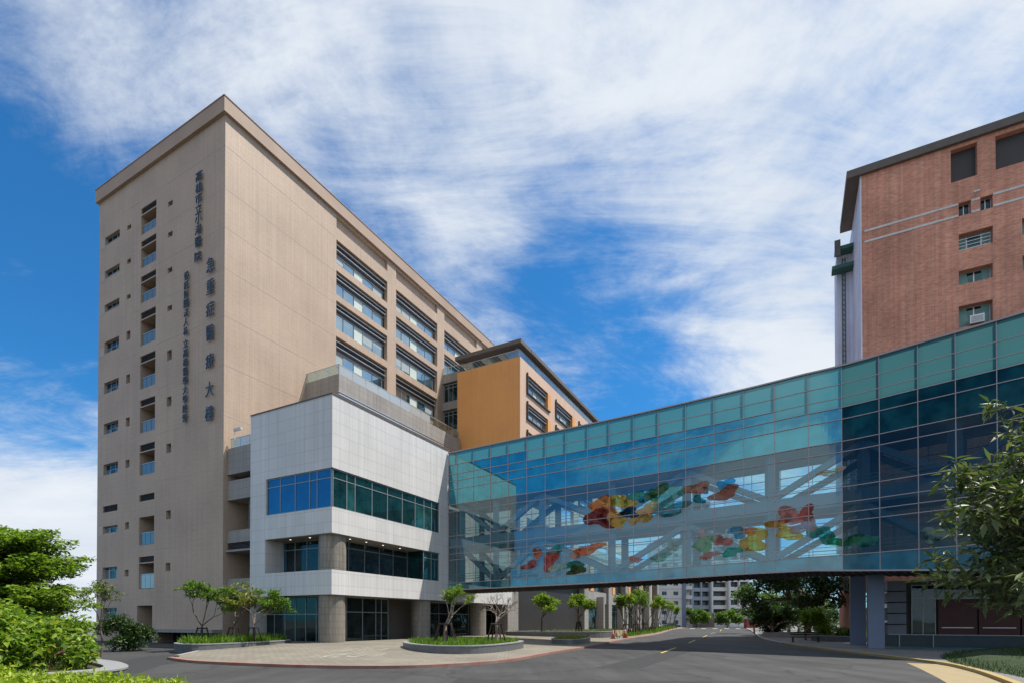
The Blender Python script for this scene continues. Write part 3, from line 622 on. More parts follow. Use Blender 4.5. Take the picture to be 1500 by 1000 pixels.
q = MB(); q.quad(WR.p(11.02, -.14, 5.8), WR.p(11.02, -1.95, 5.8), WR.p(11.02, -1.95, 8.46), WR.p(11.02, -.14, 8.46)); q.build('return_glass', M['gl_teal'], o)
# ground floor glazing
o = window(pod, Fr(WR.p(0, 0, 0)[:2], DR, NDL), 2.1, 8.6, 0.2, 3.97, -2.2, M['gl_dark'], cols=(3.6, 5.4, 7.0, 7.7), rows=(2.75,))
o = window(pod, WL, 2.2, 10.6, 0.0, 3.97, -1.6, M['gl_dark'], cols=(3.3, 4.5, 5.7, 6.9, 8.2, 9.4), rows=(2.55,))
dk = MB(); dk.wall(Fr(WR.p(0, 0, 0)[:2], DR, NDL), 8.6, 14.9, .1, 3.97, [], -3.4); dk.build('lobby_wall', M['tower_dark'], pod)
o = window(pod, WR, 14.9, 29.5, 0.3, 3.97, -3.6, M['gl_dark'], cols=(16.5, 18.2, 20.5, 24, 27), rows=(2.8,))
for k, (s, r) in enumerate(((1.12, .98), (11.96, .92), (22.2, .92))):
    c = MB(); p = WR.p(s, -1.15, 0); c.tube((p[0], p[1], 0.1), (p[0], p[1], 3.98), r, n=40, caps=False); c.build('column', M['granite'], pod, True)
c = MB(); p = WR.p(1.2, -1.2, 0); c.tube((p[0], p[1], 5.0), (p[0], p[1], 8.5), 1.0, n=40, caps=False); c.build('column', M['granite'], pod, True)
lt = emit('downlight_glow', (1, .93, .8), 1.3)
for (s, w_) in ((2.8, -1.0), (4.6, -1.0), (6.6, -1.0), (8.8, -1.0), (.8, -3.2), (.8, -5.4)):
    d = MB(); p = FW.p(s, w_, 8.455); d.tube((p[0], p[1], 8.455), (p[0], p[1], 8.468), .075, n=12); d.build('downlight', lt, pod)
# band and walls that carry on behind the bridge
bd = MB(); bd.box(FW, 14.92, 28.2, -4.4, 0, 3.96, 6.0); bd.build('canopy_band', M['white'], pod)
bd = MB(); bd.box(FW, 14.92, 29.4, -8, -.9, 6.0, 18.6); bd.box(FW, 28.2, 31, -2.2, -.6, 0, 6.0); bd.build('rear_wall', M['stone'], pod)
# terrace with its railing
tb = MB(); tb.box(TB, 0, 21.0, -4.65, 0, 18.0, 25.8); tb.build('terrace', M['stone'], pod)
tb = MB(); tb.box(TB, -.1, 20.6, 0, .14, 23.72, 23.86); tb.box(TB, -.1, 20.6, 0, .08, 24.02, 24.1); tb.build('terrace_moulding', M['alu'], pod)
railing(pod, TB, .1, 14.6, -.1, 25.8, 26.75, 8, M['gl_milk'])
railing(pod, TB, 14.7, 20.9, -.1, 25.8, 26.75, 4, M['gl_rail'])
TBL = Fr(TC, DL, NDR)
railing(pod, TBL, .15, 4.6, -.12, 25.8, 26.75, 3, M['gl_rail'])
# grey balcony stack between tower and podium
for (z0, z1, w0) in ((14.55, 16.8, -3.0), (12.35, 14.0, -3.0), (8.68, 9.72, -3.0), (3.95, 5.6, -3.0)):
    q = MB(); q.box(WL, 9.22, 13.1, w0, -.6, z0, z1); q.build('balcony_band', M['stone'], pod)
q = MB(); q.box(WL, 9.22, 13.1, -3.0, -.45, 7.9, 8.06); q.build('balcony_slab', M['concrete'], pod)
q = MB()
for j in range(5): q.box(WL, 9.22, 13.1, -.9, -.7, 8.12+j*.11, 8.17+j*.11)
q.build('louvre', M['louvre'], pod)
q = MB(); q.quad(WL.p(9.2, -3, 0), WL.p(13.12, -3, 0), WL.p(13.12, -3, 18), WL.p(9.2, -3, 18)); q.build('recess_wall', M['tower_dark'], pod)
window(pod, WL, 9.25, 10.95, 9.72, 12.33, -1.2, M['gl_dark'], cols=(10.1,), rows=(11.8,))
window(pod, WL, 9.25, 10.0, 5.6, 7.9, -1.2, M['gl_dark'], cols=(9.6,))
railing(pod, WL, 9.25, 12.9, -.75, 16.8, 17.6, 3, M['gl_rail'])

# ------------------------------------------------------------------ orange wing
ow = thing('orange_wing', 'orange and peach tiled wing with a glass railed roof terrace', 'building', (O0[0], O0[1], 0.4))
om = MB(); om.wall(OL, 0, 9.35, 6, 34.95); om.build('side_wall', M['orange'], ow)
OB = [(1.95+9.25*k, 9.0+9.25*k) for k in range(5)]
OROW = [(33.6, 32.4, 31.2), (29.95, 28.95, 27.9), (26.3, 25.2, 24.0), (22.6, 21.6, 20.5), (18.9, 17.9, 16.8), (15.2, 14.2, 13.1)]
h3 = [(a, b, bo, t, .55) for a, b in OB for t, gt, bo in OROW]
om = MB(); om.wall(OR, 0, 47, 12, 34.95, h3); om.build('front_wall', M['peach'], ow)
for a, b in OB[:4]:
    for t, gt, bo in OROW[:4]:
        o = bay_window(ow, OR, a, b, bo, gt, t, -.5)
        f = MB(); f.box(OR, a-.16, a, -.3, .22, bo-.16, t+.1); f.box(OR, a, b+.0, -.3, .2, bo-.16, bo); f.build('window_surround', M['dframe'], o)
    f = MB()
    for t, gt, bo in OROW[:4]: f.box(OR, b-.5, b+.55, -.48, .006, bo, t)
    f.build('orange_pier', M['orange'], ow)
om = MB(); om.box(OR, 0, 47, -9.35, -.02, 34.95, 35.0); om.build('roof', M['concrete'], ow)
railing(ow, OR, .15, 46, -.15, 34.97, 35.9, 20, M['gl_rail']); railing(ow, OL, .2, 9.2, -.15, 34.97, 35.9, 4, M['gl_rail'])
cn = MB()
cn.box(OL, -.3, 9.5, -2.6, .35, 36.45, 36.95)
cn.box(OR, 2.6, 46.5, -1.6, .35, 36.45, 36.93)
for k in range(11): cn.box(OR, 4.5+k*3.6, 4.9+k*3.6, -9.3, -1.6, 36.5, 36.85)
cn.box(OR, 2.6, 46.5, -9.6, -8.9, 36.45, 36.93)
cn.build('pergola', M['roof_dark'], ow)
cn = MB()
for k in range(8): cn.box(OR, .5+k*5.6, .85+k*5.6, -.95, -.6, 35, 36.45); cn.box(OR, .5+k*5.6, .85+k*5.6, -9.2, -8.85, 35, 36.45)
cn.build('pergola_post', M['concrete'], ow)
# link between tower and wing
for (z0, z1) in ((35.1, 36.3), (31.3, 32.4), (27.55, 28.4), (23.6, 24.6), (19.0, 20.5)):
    q = MB(); q.box(LK, -3.2, .3, -4, 0, z0, z1); q.build('link_band', M['stone'], ow)
for (z0, z1) in ((32.4, 35.1), (28.4, 31.3), (24.6, 27.55), (20.5, 23.6)):
    o = window(ow, LK, -2.9, -.15, z0, z1-.25, -.25, M['gl_dark'], cols=(-.9, -1.6), rows=(z1-.75,), fmat=M['frame'])
    q = MB(); q.box(LK, -3.2, .3, -.4, -.3, z1-.25, z1); q.build('dark_panel', M['dframe'], o)
railing(ow, LK, -2.9, .2, -.1, 36.3, 37.2, 2, M['gl_rail'])
# lower street wing with piers
lw = MB(); lw.wall(WR, 31, 53.2, 0, 12, [], -.9); lw.build('blank_wall', M['charcoal'], ow)
lw = MB(); lw.box(WR, 31, 53.0, -9, -.05, 8.2, 12); lw.build('overhang', M['charcoal'], ow)
PIERS = [53.2, 66.0, 77.2, 88.0, 97.4, 105.6]
for k, s in enumerate(PIERS):
    q = MB(); q.box(WR, s, s+1.9, -1.6, 0.05, 0, 13); q.build('pier', M['stone'], ow)
for k in range(5):
    a = PIERS[k]+1.9; b = PIERS[k+1]
    q = MB(); q.box(WR, a, b, -.9, -.35, 5.1, 7.1); q.build('spandrel', M['concrete'], ow)
    o = window(ow, WR, a, b, 0.2, 4.9, -1.3, M['gl_dark'], cols=(a+(b-a)*.3, a+(b-a)*.7), rows=(3.9,))
    o = window(ow, WR, a, b, 7.1, 12.4, -1.0, M['gl_dark'], cols=(a+(b-a)*.35, a+(b-a)*.7), rows=(10.6,))
    q = MB(); q.box(WR, a+(b-a)*.18, a+(b-a)*.34, -.95, -.3, 7.1, 12.4); q.build('orange_strip', M['orange'], ow)
    q = MB(); mm_ = (a+b)/2; q.box(WR, mm_-.2, mm_+.5, -.34, .9, 0, 6.2); q.build('fin', M['stone'], ow)
    q = MB(); q.box(WR, mm_+.5, mm_+.72, .55, .85, .1, 4.9); q.build('white_fin', M['alu'], ow)
q = MB(); q.box(WR, 53.0, 107.6, -12, -1.7, 0, 12.9); q.box(WR, 53.0, 107.6, -12, .2, 13, 14.2); q.build('street_wing_body', M['stone'], ow)

# ------------------------------------------------------------------ glass footbridge
CP = [(-6.23, 51.58), (1.3, 47.65), (8.54, 43.82), (15.45, 39.8), (20.2, 36.95), (22.7, 35.2), (25.35, 32.65), (28.0, 30.1), (31.0, 27.1), (34.6, 23.4)]
BC = refine(CP, 40)
bs = np.concatenate([[0], np.cumsum(np.hypot(*np.diff(BC, axis=0).T))])
bpx = 750+F*BC[:, 0]/BC[:, 1]
bt = np.gradient(BC, axis=0); bt /= np.hypot(bt[:, 0], bt[:, 1])[:, None]
def s_at(px): return float(np.interp(px, bpx, bs))
def bp_(s, off, z):                     # off > 0: towards the back side
    x = np.interp(s, bs, BC[:, 0]); y = np.interp(s, bs, BC[:, 1]); tx = np.interp(s, bs, bt[:, 0]); ty = np.interp(s, bs, bt[:, 1])
    return (float(x-ty*off), float(y+tx*off), float(z))
_px = [657, 900, 1100, 1180, 1700]
ztop = lambda s: float(np.interp(np.interp(s, bs, bpx), _px, [18.4, 18.79, 19.05, 19.2, 19.2]))
zspn = lambda s: float(np.interp(np.interp(s, bs, bpx), [657, 900, 1100, 1180, 1400], [5.68, 6.1, 6.33, 6.45, 6.49]))
zhem = lambda s: float(np.interp(np.interp(s, bs, bpx), [657, 900, 1100, 1190, 1300, 1450, 1700], [5.08, 5.3, 5.53, 5.56, 5.32, 5.0, 4.8]))
zf = lambda s, f: ztop(s)*(1-f)+zspn(s)*f
SEND = s_at(1760)
MX = [657.3, 669.4, 693.4, 718.6, 744.4, 772, 799, 829, 861, 893, 928.5, 965, 1005.4, 1047, 1090.5, 1136, 1185.7, 1235, 1290, 1347, 1402.6, 1463.5, 1527, 1592, 1660, 1740]
MS = [s_at(x) for x in MX]
ROWF = [0, .091, .164, .217, .28, .398, .454, .64, .722, .776, .822, 1.0]
BW = 5.0
br = thing('glass_footbridge', 'long curved teal glass footbridge crossing the road on blue steel columns', 'footbridge', (15.45, 39.75, 0))
def ribbon(mb, off, fa, fb, s0=0.0, s1=None, n=90, thick=None):
    s1 = SEND if s1 is None else s1
    for i in range(n):
        a = s0+(s1-s0)*i/n; b = s0+(s1-s0)*(i+1)/n
        mb.quad(bp_(a, off, fa(a)), bp_(b, off, fa(b)), bp_(b, off, fb(b)), bp_(a, off, fb(a)))
def slab(mb, o0, o1, za, zb, n=60):
    for i in range(n):
        a = SEND*i/n; b = SEND*(i+1)/n
        mb.quad(bp_(a, o0, za(a)), bp_(b, o0, za(b)), bp_(b, o1, za(b)), bp_(a, o1, za(a))); mb.quad(bp_(a, o0, zb(a)), bp_(b, o0, zb(b)), bp_(b, o1, zb(b)), bp_(a, o1, zb(a)))
        mb.quad(bp_(a, o0, za(a)), bp_(b, o0, za(b)), bp_(b, o0, zb(b)), bp_(a, o0, zb(a))); mb.quad(bp_(a, o1, za(a)), bp_(b, o1, za(b)), bp_(b, o1, zb(b)), bp_(a, o1, zb(a)))
def facade(off, front=True):
    sa, sb_, se = MS[5], MS[15], MS[17]     # the end bay past the 18th mullion has a reflection painted into its glass
    m = MB(); ribbon(m, off, lambda s: zf(s, .091), lambda s: zf(s, 0), 0, sa, 20); ribbon(m, off, lambda s: zf(s, .164), lambda s: zf(s, 0), sa, sb_, 40); ribbon(m, off, lambda s: zf(s, .217), lambda s: zf(s, 0), sb_, se, 20); m.build('frosted_glass', M['br_frost'], br, True)
    m = MB(); ribbon(m, off, lambda s: zf(s, .398), lambda s: zf(s, .091), 0, sa, 20); ribbon(m, off, lambda s: zf(s, .398), lambda s: zf(s, .164), sa, sb_, 40); ribbon(m, off, lambda s: zf(s, .398), lambda s: zf(s, .217), sb_, se, 20); m.build('spandrel_glass', M['br_span'], br, True)
    m = MB(); ribbon(m, off, lambda s: zf(s, 1), lambda s: zf(s, .398), 0, se); m.build('vision_glass', M['br_clear'], br, True)
    m = MB(); ribbon(m, off, zhem, lambda s: zf(s, 1), 0, se); m.build('hem_glass', M['br_hem'], br, True)
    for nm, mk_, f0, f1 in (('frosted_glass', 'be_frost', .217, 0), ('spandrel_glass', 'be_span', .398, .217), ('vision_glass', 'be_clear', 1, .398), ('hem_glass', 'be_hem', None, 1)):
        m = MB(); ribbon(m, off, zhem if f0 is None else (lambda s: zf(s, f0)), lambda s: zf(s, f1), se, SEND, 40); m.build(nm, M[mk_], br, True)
    sg = -1 if front else 1
    fm = MB()
    for s in MS:
        a = bp_(s, off, 0); tx, ty = np.interp(s, bs, bt[:, 0]), np.interp(s, bs, bt[:, 1])
        f2 = Fr(a[:2], (tx, ty), (-ty, tx))
        fm.box(f2, -.022, .022, sg*.035, sg*.01, zhem(s), ztop(s))
    fm.build('mullion', M['mull'], br)
    fm = MB()
    for f in ROWF[1:]:
        r = .022
        for i in range(90):
            a = SEND*i/90; b = SEND*(i+1)/90
            fm.beam(bp_(a, off+sg*.03, zf(a, f)), bp_(b, off+sg*.03, zf(b, f)), .05, .05)
    fm.build('transom', M['mull'], br)
    fm = MB()
    for i in range(90):
        a = SEND*i/90; b = SEND*(i+1)/90
        fm.beam(bp_(a, off+sg*.02, ztop(a)+.05), bp_(b, off+sg*.02, ztop(b)+.05), .2, .1)
    fm.build('edge_trim', M['mull'], br)
    fm = MB()
    for i in range(90):
        a = SEND*i/90; b = SEND*(i+1)/90
        fm.beam(bp_(a, off+sg*.02, zhem(a)-.05), bp_(b, off+sg*.02, zhem(b)-.05), .16, .1)
    fm.build('edge_trim', M['mull'], br)
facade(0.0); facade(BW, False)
# carrier posts behind the frosted upper panes
fm = MB()
for s in MS:
    fm.beam(bp_(s, .12, zf(s, .21)), bp_(s, .12, ztop(s)), .12, .1); fm.beam(bp_(s, BW-.12, zf(s, .21)), bp_(s, BW-.12, ztop(s)), .12, .1)
fm.build('upper_post', M['steel'], br)
m = MB(); slab(m, .25, BW-.25, lambda s: zf(s, .40), lambda s: zf(s, .215)); m.build('roof', M['concrete'], br)
m = MB(); slab(m, .3, BW-.3, lambda s: zf(s, .735), lambda s: zf(s, .655)); m.build('upper_floor', M['truss'], br)
m = MB(); slab(m, .06, BW-.06, zhem, lambda s: zf(s, 1.0)-.06); m.build('deck', M['concrete'], br)
m = MB()
slab(m, .02, BW-.02, lambda s: zhem(s)-.1, lambda s: zhem(s)-.02)
n = int(SEND/.45)
for i in range(n):
    s = SEND*(i+.5)/n; m.beam(bp_(s, .1, zhem(s)-.14), bp_(s, BW-.1, zhem(s)-.14), .12, .07)
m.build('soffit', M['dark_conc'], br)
PX = [672, 722, 790, 893, 1004, 1128, 1264, 1400, 1545, 1700]
PSs = [s_at(x) for x in PX]
for off in (.62, BW-.62):
    for k, s in enumerate(PSs):
        m = MB(); m.beam(bp_(s, off, zf(s, 1.0)), bp_(s, off, zf(s, .4)), .55, .5); m.build('truss_post', M['truss'], br)
    for k in range(len(PSs)-1):
        a, b = PSs[k], PSs[k+1]
        up = (k % 2 == 1)
        for lo, hi in ((.735, 1.0), (.41, .655)):
            pa = bp_(a, off, zf(a, hi) if up else zf(a, lo)); pb = bp_(b, off, zf(b, lo) if up else zf(b, hi))
            m = MB(); m.beam(pa, pb, .42, .42); m.build('truss_brace', M['truss'], br)
# handrails
m = MB()
for off in (.35, BW-.35):
    for f in (.93, .95, .97, .585, .605, .625):
        for i in range(60):
            a = SEND*i/60; b = SEND*(i+1)/60; m.beam(bp_(a, off, zf(a, f)), bp_(b, off, zf(b, f)), .04, .04)
m.build('handrail', M['frame'], br)
# coloured art panels just behind the front glass
def art(px, f, w, h, col, seed, spiky=.5, n=56):
    r = random.Random(seed); s0 = s_at(px); ph = [r.uniform(0, 6.28) for _ in range(4)]
    pts = []
    for i in range(n):
        t = 2*math.pi*i/n; k = 1+spiky*(.6*math.sin(2*t+ph[0])+.4*math.sin(3*t+ph[1])+.15*math.sin(5*t+ph[2])+.05*math.sin(9*t+ph[3]))
        pts.append((s0+math.cos(t)*w/2*k, f+math.sin(t)*h/2*k/12.7))
    m = MB(); off = -.006-(seed % 7)*.003
    fr_ = [bp_(s, off, zf(s, q)) for s, q in pts]; bk = [bp_(s, off+.0025, zf(s, q)) for s, q in pts]
    m.add(fr_+bk, [tuple(range(n)), tuple(range(n, 2*n))[::-1]]+[(i, (i+1) % n, n+(i+1) % n, n+i) for i in range(n)])
    key = 'art_%.2f_%.2f_%.2f' % col
    if key not in M: M[key] = film('art_film_%d' % len(M), tuple(min(.95, c*1.3+.03) for c in col))
    m.build('art_panel', M[key], br)
ART = [(884, .565, 2.6, 1.5, (.75, .30, .12)), (880, .635, 2.2, 1.9, (.33, .09, .09)), (908, .545, 2.4, 1.0, (.78, .52, .14)), (905, .66, 1.3, 1.7, (.72, .50, .15)), (937, .66, 1.5, 1.3, (.74, .48, .2)), (950, .615, 1.6, .9, (.7, .5, .25)),
       (922, .625, 1.8, .7, (.05, .12, .2)), (920, .555, 1.0, .5, (.10, .55, .6)), (935, .53, 1.7, 1.1, (.12, .32, .2)), (945, .545, 1.0, .6, (.10, .42, .55)), (978, .56, 2.6, 1.6, (.28, .55, .5)), (962, .52, 1.6, 1.2, (.15, .3, .16)), (985, .64, 2.4, 1.0, (.16, .32, .3)),
       (1022, .53, 1.5, 1.1, (.62, .35, .27)), (1030, .545, .8, .6, (.07, .35, .5)), (1024, .6, .9, .6, (.06, .32, .36)), (1063, .53, 1.0, .9, (.10, .5, .75)), (1062, .585, 1.9, 1.0, (.5, .22, .15)),
       (1096, .82, 1.1, .7, (.8, .25, .12)), (1105, .88, 2.2, 1.3, (.68, .48, .12)), (1080, .82, 1.2, .8, (.18, .42, .55)), (1140, .80, 1.2, .8, (.72, .42, .12)), (1160, .765, 1.8, 1.2, (.72, .36, .32)), (1155, .86, 1.6, .9, (.7, .5, .14)), (1182, .76, 1.2, .9, (.6, .2, .16)), (1180, .83, 1.3, 1.1, (.55, .42, .40)),
       (1030, .81, .9, .6, (.66, .6, .55)), (1032, .87, 1.8, 1.0, (.42, .6, .42)), (1057, .86, 1.2, .9, (.66, .32, .28)), (1075, .93, 1.8, .6, (.15, .5, .42)), (1040, .94, 1.5, .5, (.62, .34, .3)), (985, .87, .8, .7, (.5, .6, .52)), (930, .93, .9, .6, (.66, .35, .3)), (968, .93, 1.6, .6, (.4, .58, .5)),
       (862, .835, 2.6, .8, (.72, .26, .14)), (845, .86, 1.2, .8, (.66, .42, .36)), (838, .93, 1.8, .7, (.10, .32, .24)), (845, .97, 2.2, .6, (.12, .16, .06)), (806, .89, 1.6, 1.4, (.62, .17, .14)), (787, .83, .7, 1.2, (.74, .25, .16)), (776, .91, 1.4, .8, (.6, .2, .2)), (815, .94, 1.4, .7, (.5, .62, .55)), (815, .82, 1.4, .6, (.1, .45, .4)),
       (1205, .88, 1.5, 1.2, (.12, .4, .34)), (1218, .55, 1.4, .5, (.6, .5, .35)), (1240, .93, 1.8, .7, (.08, .32, .16)), (1268, .93, 1.8, .7, (.08, .32, .26)), (1375, .93, 1.4, 1.2, (.3, .4, .36))]
for k, a in enumerate(ART): art(*a, seed=k)
# blue columns
f3 = Fr((25.1, 36.9), (.90, -.43), (-.43, -.90))
m = MB(); m.box(f3, -.2, .75, -.28, .28, -.1, zhem(s_at(1290))-.1); m.build('column', M['steel'], br)
f3 = Fr((27.4, 42.0), (.90, -.43), (-.43, -.90))
m = MB(); m.box(f3, -.42, .62, -.25, .25, -.1, 5.6); m.build('column', M['steel'], br)

# ------------------------------------------------------------------ red brick tower on the right
rb = thing('brick_tower', 'tall red brick tower with dark roof edge and lavender side', 'building', (B0[0], B0[1], 0.1))
RH = 41.2
RW = [(6.74, 8.87, 32.2, 33.55), (6.72, 8.85, 29.4, 30.55), (6.7, 8.82, 25.9, 27.65), (6.7, 8.82, 22.3, 24.0), (10.62, 12.7, 32.2, 33.5), (10.62, 12.7, 29.4, 30.55)]
hr = [(6.27, 7.95, 38.0, 40.7, .5), (9.08, 14.0, 37.95, 40.65, .5), (6.75, 7.52, 35.05, 36.13, .45), (8.12, 8.88, 35.02, 36.08, .45)]+[(a, b, c, d, .6) for a, b, c, d in RW]
m = MB(); m.wall(RB, .1, 34, 4.5, RH-.2, hr)
for a, b, c, d, dp in hr[:2]: pass
m.build('wall', M['brick'], rb)
m = MB(); m.box(RB, 6.2, 14.1, -4, -.5, 37.8, 40.8); m.build('roof_room', M['louvre'], rb)
m = MB(); m.wall(RS, 0, 26, 0, 9); m.build('lower_wall', M['brick'], rb)
m = MB(); m.wall(RS, 0, 26, 9, RH-.2); m.quad(RB.p(.1, 0, 4.5), RS.p(0, .0, 4.5), RS.p(0, 0, RH-.2), RB.p(.1, 0, RH-.2)); m.build('side_wall', M['lavender'], rb)
m = MB(); m.box(RS, 6.6, 9.5, 0, 1.35, 9, 38.6); m.build('side_shaft', M['lavender'], rb)
m = MB(); m.box(RS, -.3, 7.2, -40, 1.0, RH-.2, RH+.45); m.build('roof_edge', M['roof_dark'], rb)
m = MB(); m.box(RS, 5.4, 6.5, .0, 1.55, 38.3, 38.65); m.box(RS, 5.4, 6.5, .0, 1.8, 36.5, 36.85); m.build('green_ledge', plain('green_ledge_paint', (.05, .14, .11), .6), rb)
m = MB(); m.box(RS, 5.2, 5.3, 1.1, 1.6, 37.6, 39.2); m.build('grey_fin', M['roof_dark'], rb)
m = MB(); p0 = RS.p(6.45, .75, 0)
for dx in (-.12, .12):
    q = RS.p(6.5, .75+dx, 0); m.tube((q[0], q[1], 5), (q[0], q[1], 38.0), .05)
for k in range(66):
    a = RS.p(6.5, .63, 0); b = RS.p(6.5, .87, 0); z = 5.2+k*.5; m.tube((a[0], a[1], z), (b[0], b[1], z+.25), .03, n=5)
m.build('ladder', plain('ladder_green', (.1, .14, .13), .6), rb)
m = MB()
for z in (36.08, 35.02): 
    for a, b in ((.3, 6.72), (7.55, 8.09), (8.91, 34)): m.box(RB, a, b, 0, .04, z-.12 if z > 36 else z, z+.05 if z > 36 else z+.17)
m.build('white_band', M['white'], rb)
for k, (a, b, c, d) in enumerate(RW):
    o = window(rb, RB, a, b, c, d, -.6, M['gl_teal'], cols=((a+b)/2,) if k != 0 else (a+.6, b-.6), rows=None, fmat=M['alu'], fr_w=.08)
    if 'gc' not in M: M['gc'] = plain('green_curtain', (.2, .36, .33), .8)
    for q4 in (((a+.05, c+.2), (a+.75, c+.2), (a+.6, d-.05), (a+.05, d-.05)), ((b-.5, c+.1), (b-.05, c+.1), (b-.05, d-.05), (b-.6, d-.05))):
        cu = MB(); cu.quad(*[RB.p(u, -.565, z) for u, z in q4]); cu.build('curtain', M['gc'], o)
    if k == 0:
        gr = MB()
        for j in range(4): gr.box(RB, a+.05, b-.05, -.3, -.26, c+.15+j*.28, c+.19+j*.28)
        gr.build('bars', M['alu'], o)
for a, b, c, d in ((6.75, 7.52, 35.05, 36.13), (8.12, 8.88, 35.02, 36.08)): window(rb, RB, a, b, c, d, -.45, M['gl_dark'], cols=((a+b)/2,), fmat=M['alu'])
ac = MB(); ac.box(RB, 7.35, 8.25, -.25, .25, 25.95, 26.6); a_ = ac.build('air_conditioner', M['alu'], rb)
ac = MB()
for j in range(5): ac.box(RB, 7.42, 8.18, .25, .27, 26.03+j*.1, 26.07+j*.1)
ac.build('grille', M['frame'], a_)
cm = MB(); cm.box(RB, 7.6, 8.0, .25, .4, 36.42, 36.55); cm.box(RB, 7.78, 7.82, .0, .3, 36.48, 36.52); tag(cm.build('security_camera', M['white']), 'small white camera on the red brick wall above two windows', 'camera')
p = WL.p(12.2, -.65, 17.9); cm = MB(); cm.tube((p[0], p[1], 16.8), (p[0], p[1], 18.3), .03); cm.box(Fr(p[:2], DL, NDR), -.9, .05, -.09, .09, 18.2, 18.42); tag(cm.build('security_camera', M['white']), 'white pole camera on the balcony beside the white podium', 'camera')
# ground floor under the bridge
lb = thing('entrance_lobby', 'dark glazed entrance lobby with red doors under the footbridge', 'building', (28.5, 38.5, 0.12))
LB = Fr((26.5, 40.6), NDL, NDR)
m = MB(); m.box(LB, 2.0, 26, -6, -.8, 0.1, 5.0); m.build('wall', M['louvre'], lb)
m = MB(); m.box(LB, 1.7, 26, -.8, .25, .1, .95); m.build('base', plain('dark_teal_stone', (.03, .05, .06), .4), lb)
for j in range(5):
    m = MB(); m.box(LB, 1.95, 3.1, -.9, .1, .98+j*.82, 1.72+j*.82); m.build('pillar_block', plain('grey_pillar', (.2, .2, .22), .6) if j == 0 else bpy.data.materials['grey_pillar'], lb)
o = window(lb, LB, 3.5, 4.95, .97, 4.7, -.6, M['gl_dark'], cols=(4.2,), rows=(3.7,), fmat=M['frame'])
o = window(lb, LB, 5.0, 13, 3.6, 4.9, -.6, M['gl_dark'], cols=(7.5, 9.5), fmat=M['frame'])
for j in range(3):
    m = MB(); a = 5.1+j*2.3; m.box(LB, a, a+2.2, -.75, -.6, .97, 3.55); d_ = m.build('door', plain('red_door', (.07, .012, .01), .45) if j == 0 else bpy.data.materials['red_door'], lb)
    m = MB(); m.box(LB, a+.2, a+2.0, -.6, -.57, 1.5, 1.56); m.build('handle', M['alu'], d_)
m = MB(); m.box(LB, 1.2, 1.95, -.8, .0, 1.9, 2.05); m.box(LB, 1.2, 1.95, -.8, .0, 3.0, 3.3); m.box(LB, 1.2, 1.95, -.8, .0, 4.1, 4.2); m.build('white_rail', M['alu'], lb)
m = MB(); m.box(LB, 2.0, 14, .3, .34, .98, 1.04)
for u in (2.6, 4.6): m.box(LB, u, u+.06, .3, .36, .1, 1.0)
m.build('railing', M['frame'], lb)
tm = MB(); tm.quad((25.8, 36.0, .13), (36.5, 33.0, .13), (38, 36.6, .13), (27.0, 38.4, .13)); struct(tm.build('teal_ramp', plain('teal_ramp_paint', (.03, .16, .19), .5)))

# ------------------------------------------------------------------ far buildings
def apartment(label, x0, y0, wd, dp, ht, rot, wallc, floors, cols, kind, name='apartment_building'):
    d = (math.cos(rot), math.sin(rot)); fr = Fr((x0, y0), d, (d[1], -d[0]))
    t = thing(name, label, 'building', (x0, y0, 0))
    fh = ht/floors; wm_ = plain(name+'_paint%d' % len(M), wallc, .8, var=.1, scale=.2); M['apt%d' % len(M)] = wm_
    if kind == 'window':
        cw = wd/cols; hs_ = [(cw*(c+.25), cw*(c+.25)+cw*.42, fh*f+1.1, fh*f+2.3, .25) for f in range(floors) for c in range(cols)]
        m = MB(); m.wall(fr, 0, wd, 0, ht, hs_); m.box(fr, 0, wd, -dp, -.4, 0, ht); m.build('wall', wm_, t)
        for a, b, c, e, _ in hs_: window(t, fr, a, b, c, e, -.25, M['gl_dark'], cols=((a+b)/2,), fmat=M['frame'])
        m = MB()
        for f in range(floors): m.box(fr, 0, wd, 0, .04, fh*f+3.0, fh*f+3.1)
        m.build('joint', M['concrete'], t)
    else:
        m = MB(); m.box(fr, 0, wd, -dp, -1.3, 0, ht); m.build('wall', M['dframe'] if kind == 'balcony' else wm_, t)
        for f in range(floors):
            m = MB(); m.box(fr, 0, wd, -1.3, 0, fh*f, fh*f+1.35); m.build('balcony', wm_, t)
            for c in range(cols):
                m = MB(); a = wd*(c+.2)/cols; m.box(fr, a, a+wd*.45/cols, -1.29, -1.2, fh*f+1.4, fh*f+2.6); m.build('window', M['gl_dark'], t)
        for c in range(cols+1):
            m = MB(); u = wd*c/cols; m.box(fr, u-.25, u+.25, -1.3, .12, 0, ht); m.build('pilaster', M['apt%d' % (len(M)-1)], t)
    m = MB(); m.box(fr, -.2, wd+.2, -dp-.1, .25, ht, ht+.7); m.build('roof', M['concrete'], t)
    return t, fr
t, fr = apartment('white apartment block with small paired windows beyond the brown wing', 46.0, 165, 7.2, 14, 27, 0.0, (.62, .6, .57), 9, 2, 'window')
m = MB(); m.box(fr, 7.2, 8.3, -8, .3, 0, 27.5); m.build('blue_pilaster', M['steel'], t)
for f in range(8):
    m = MB(); m.box(fr, 8.3, 10.6, -8, -.6, f*3, f*3+1.1); m.build('balcony', M['white'], t)
m = MB(); m.box(fr, 8.3, 10.4, -9, -2.6, 0, 27); m.build('side_wall', M['concrete'], t)
apartment('pale blue apartment tower with dark balcony bays between two white blocks', 64.5, 188, 6.0, 14, 44, 0.0, (.3, .34, .4), 14, 2, 'balcony')
apartment('white apartment tower with long balcony bands right of the blue tower', 70.7, 186, 5.2, 14, 41, 0.0, (.66, .65, .63), 13, 1, 'balcony')
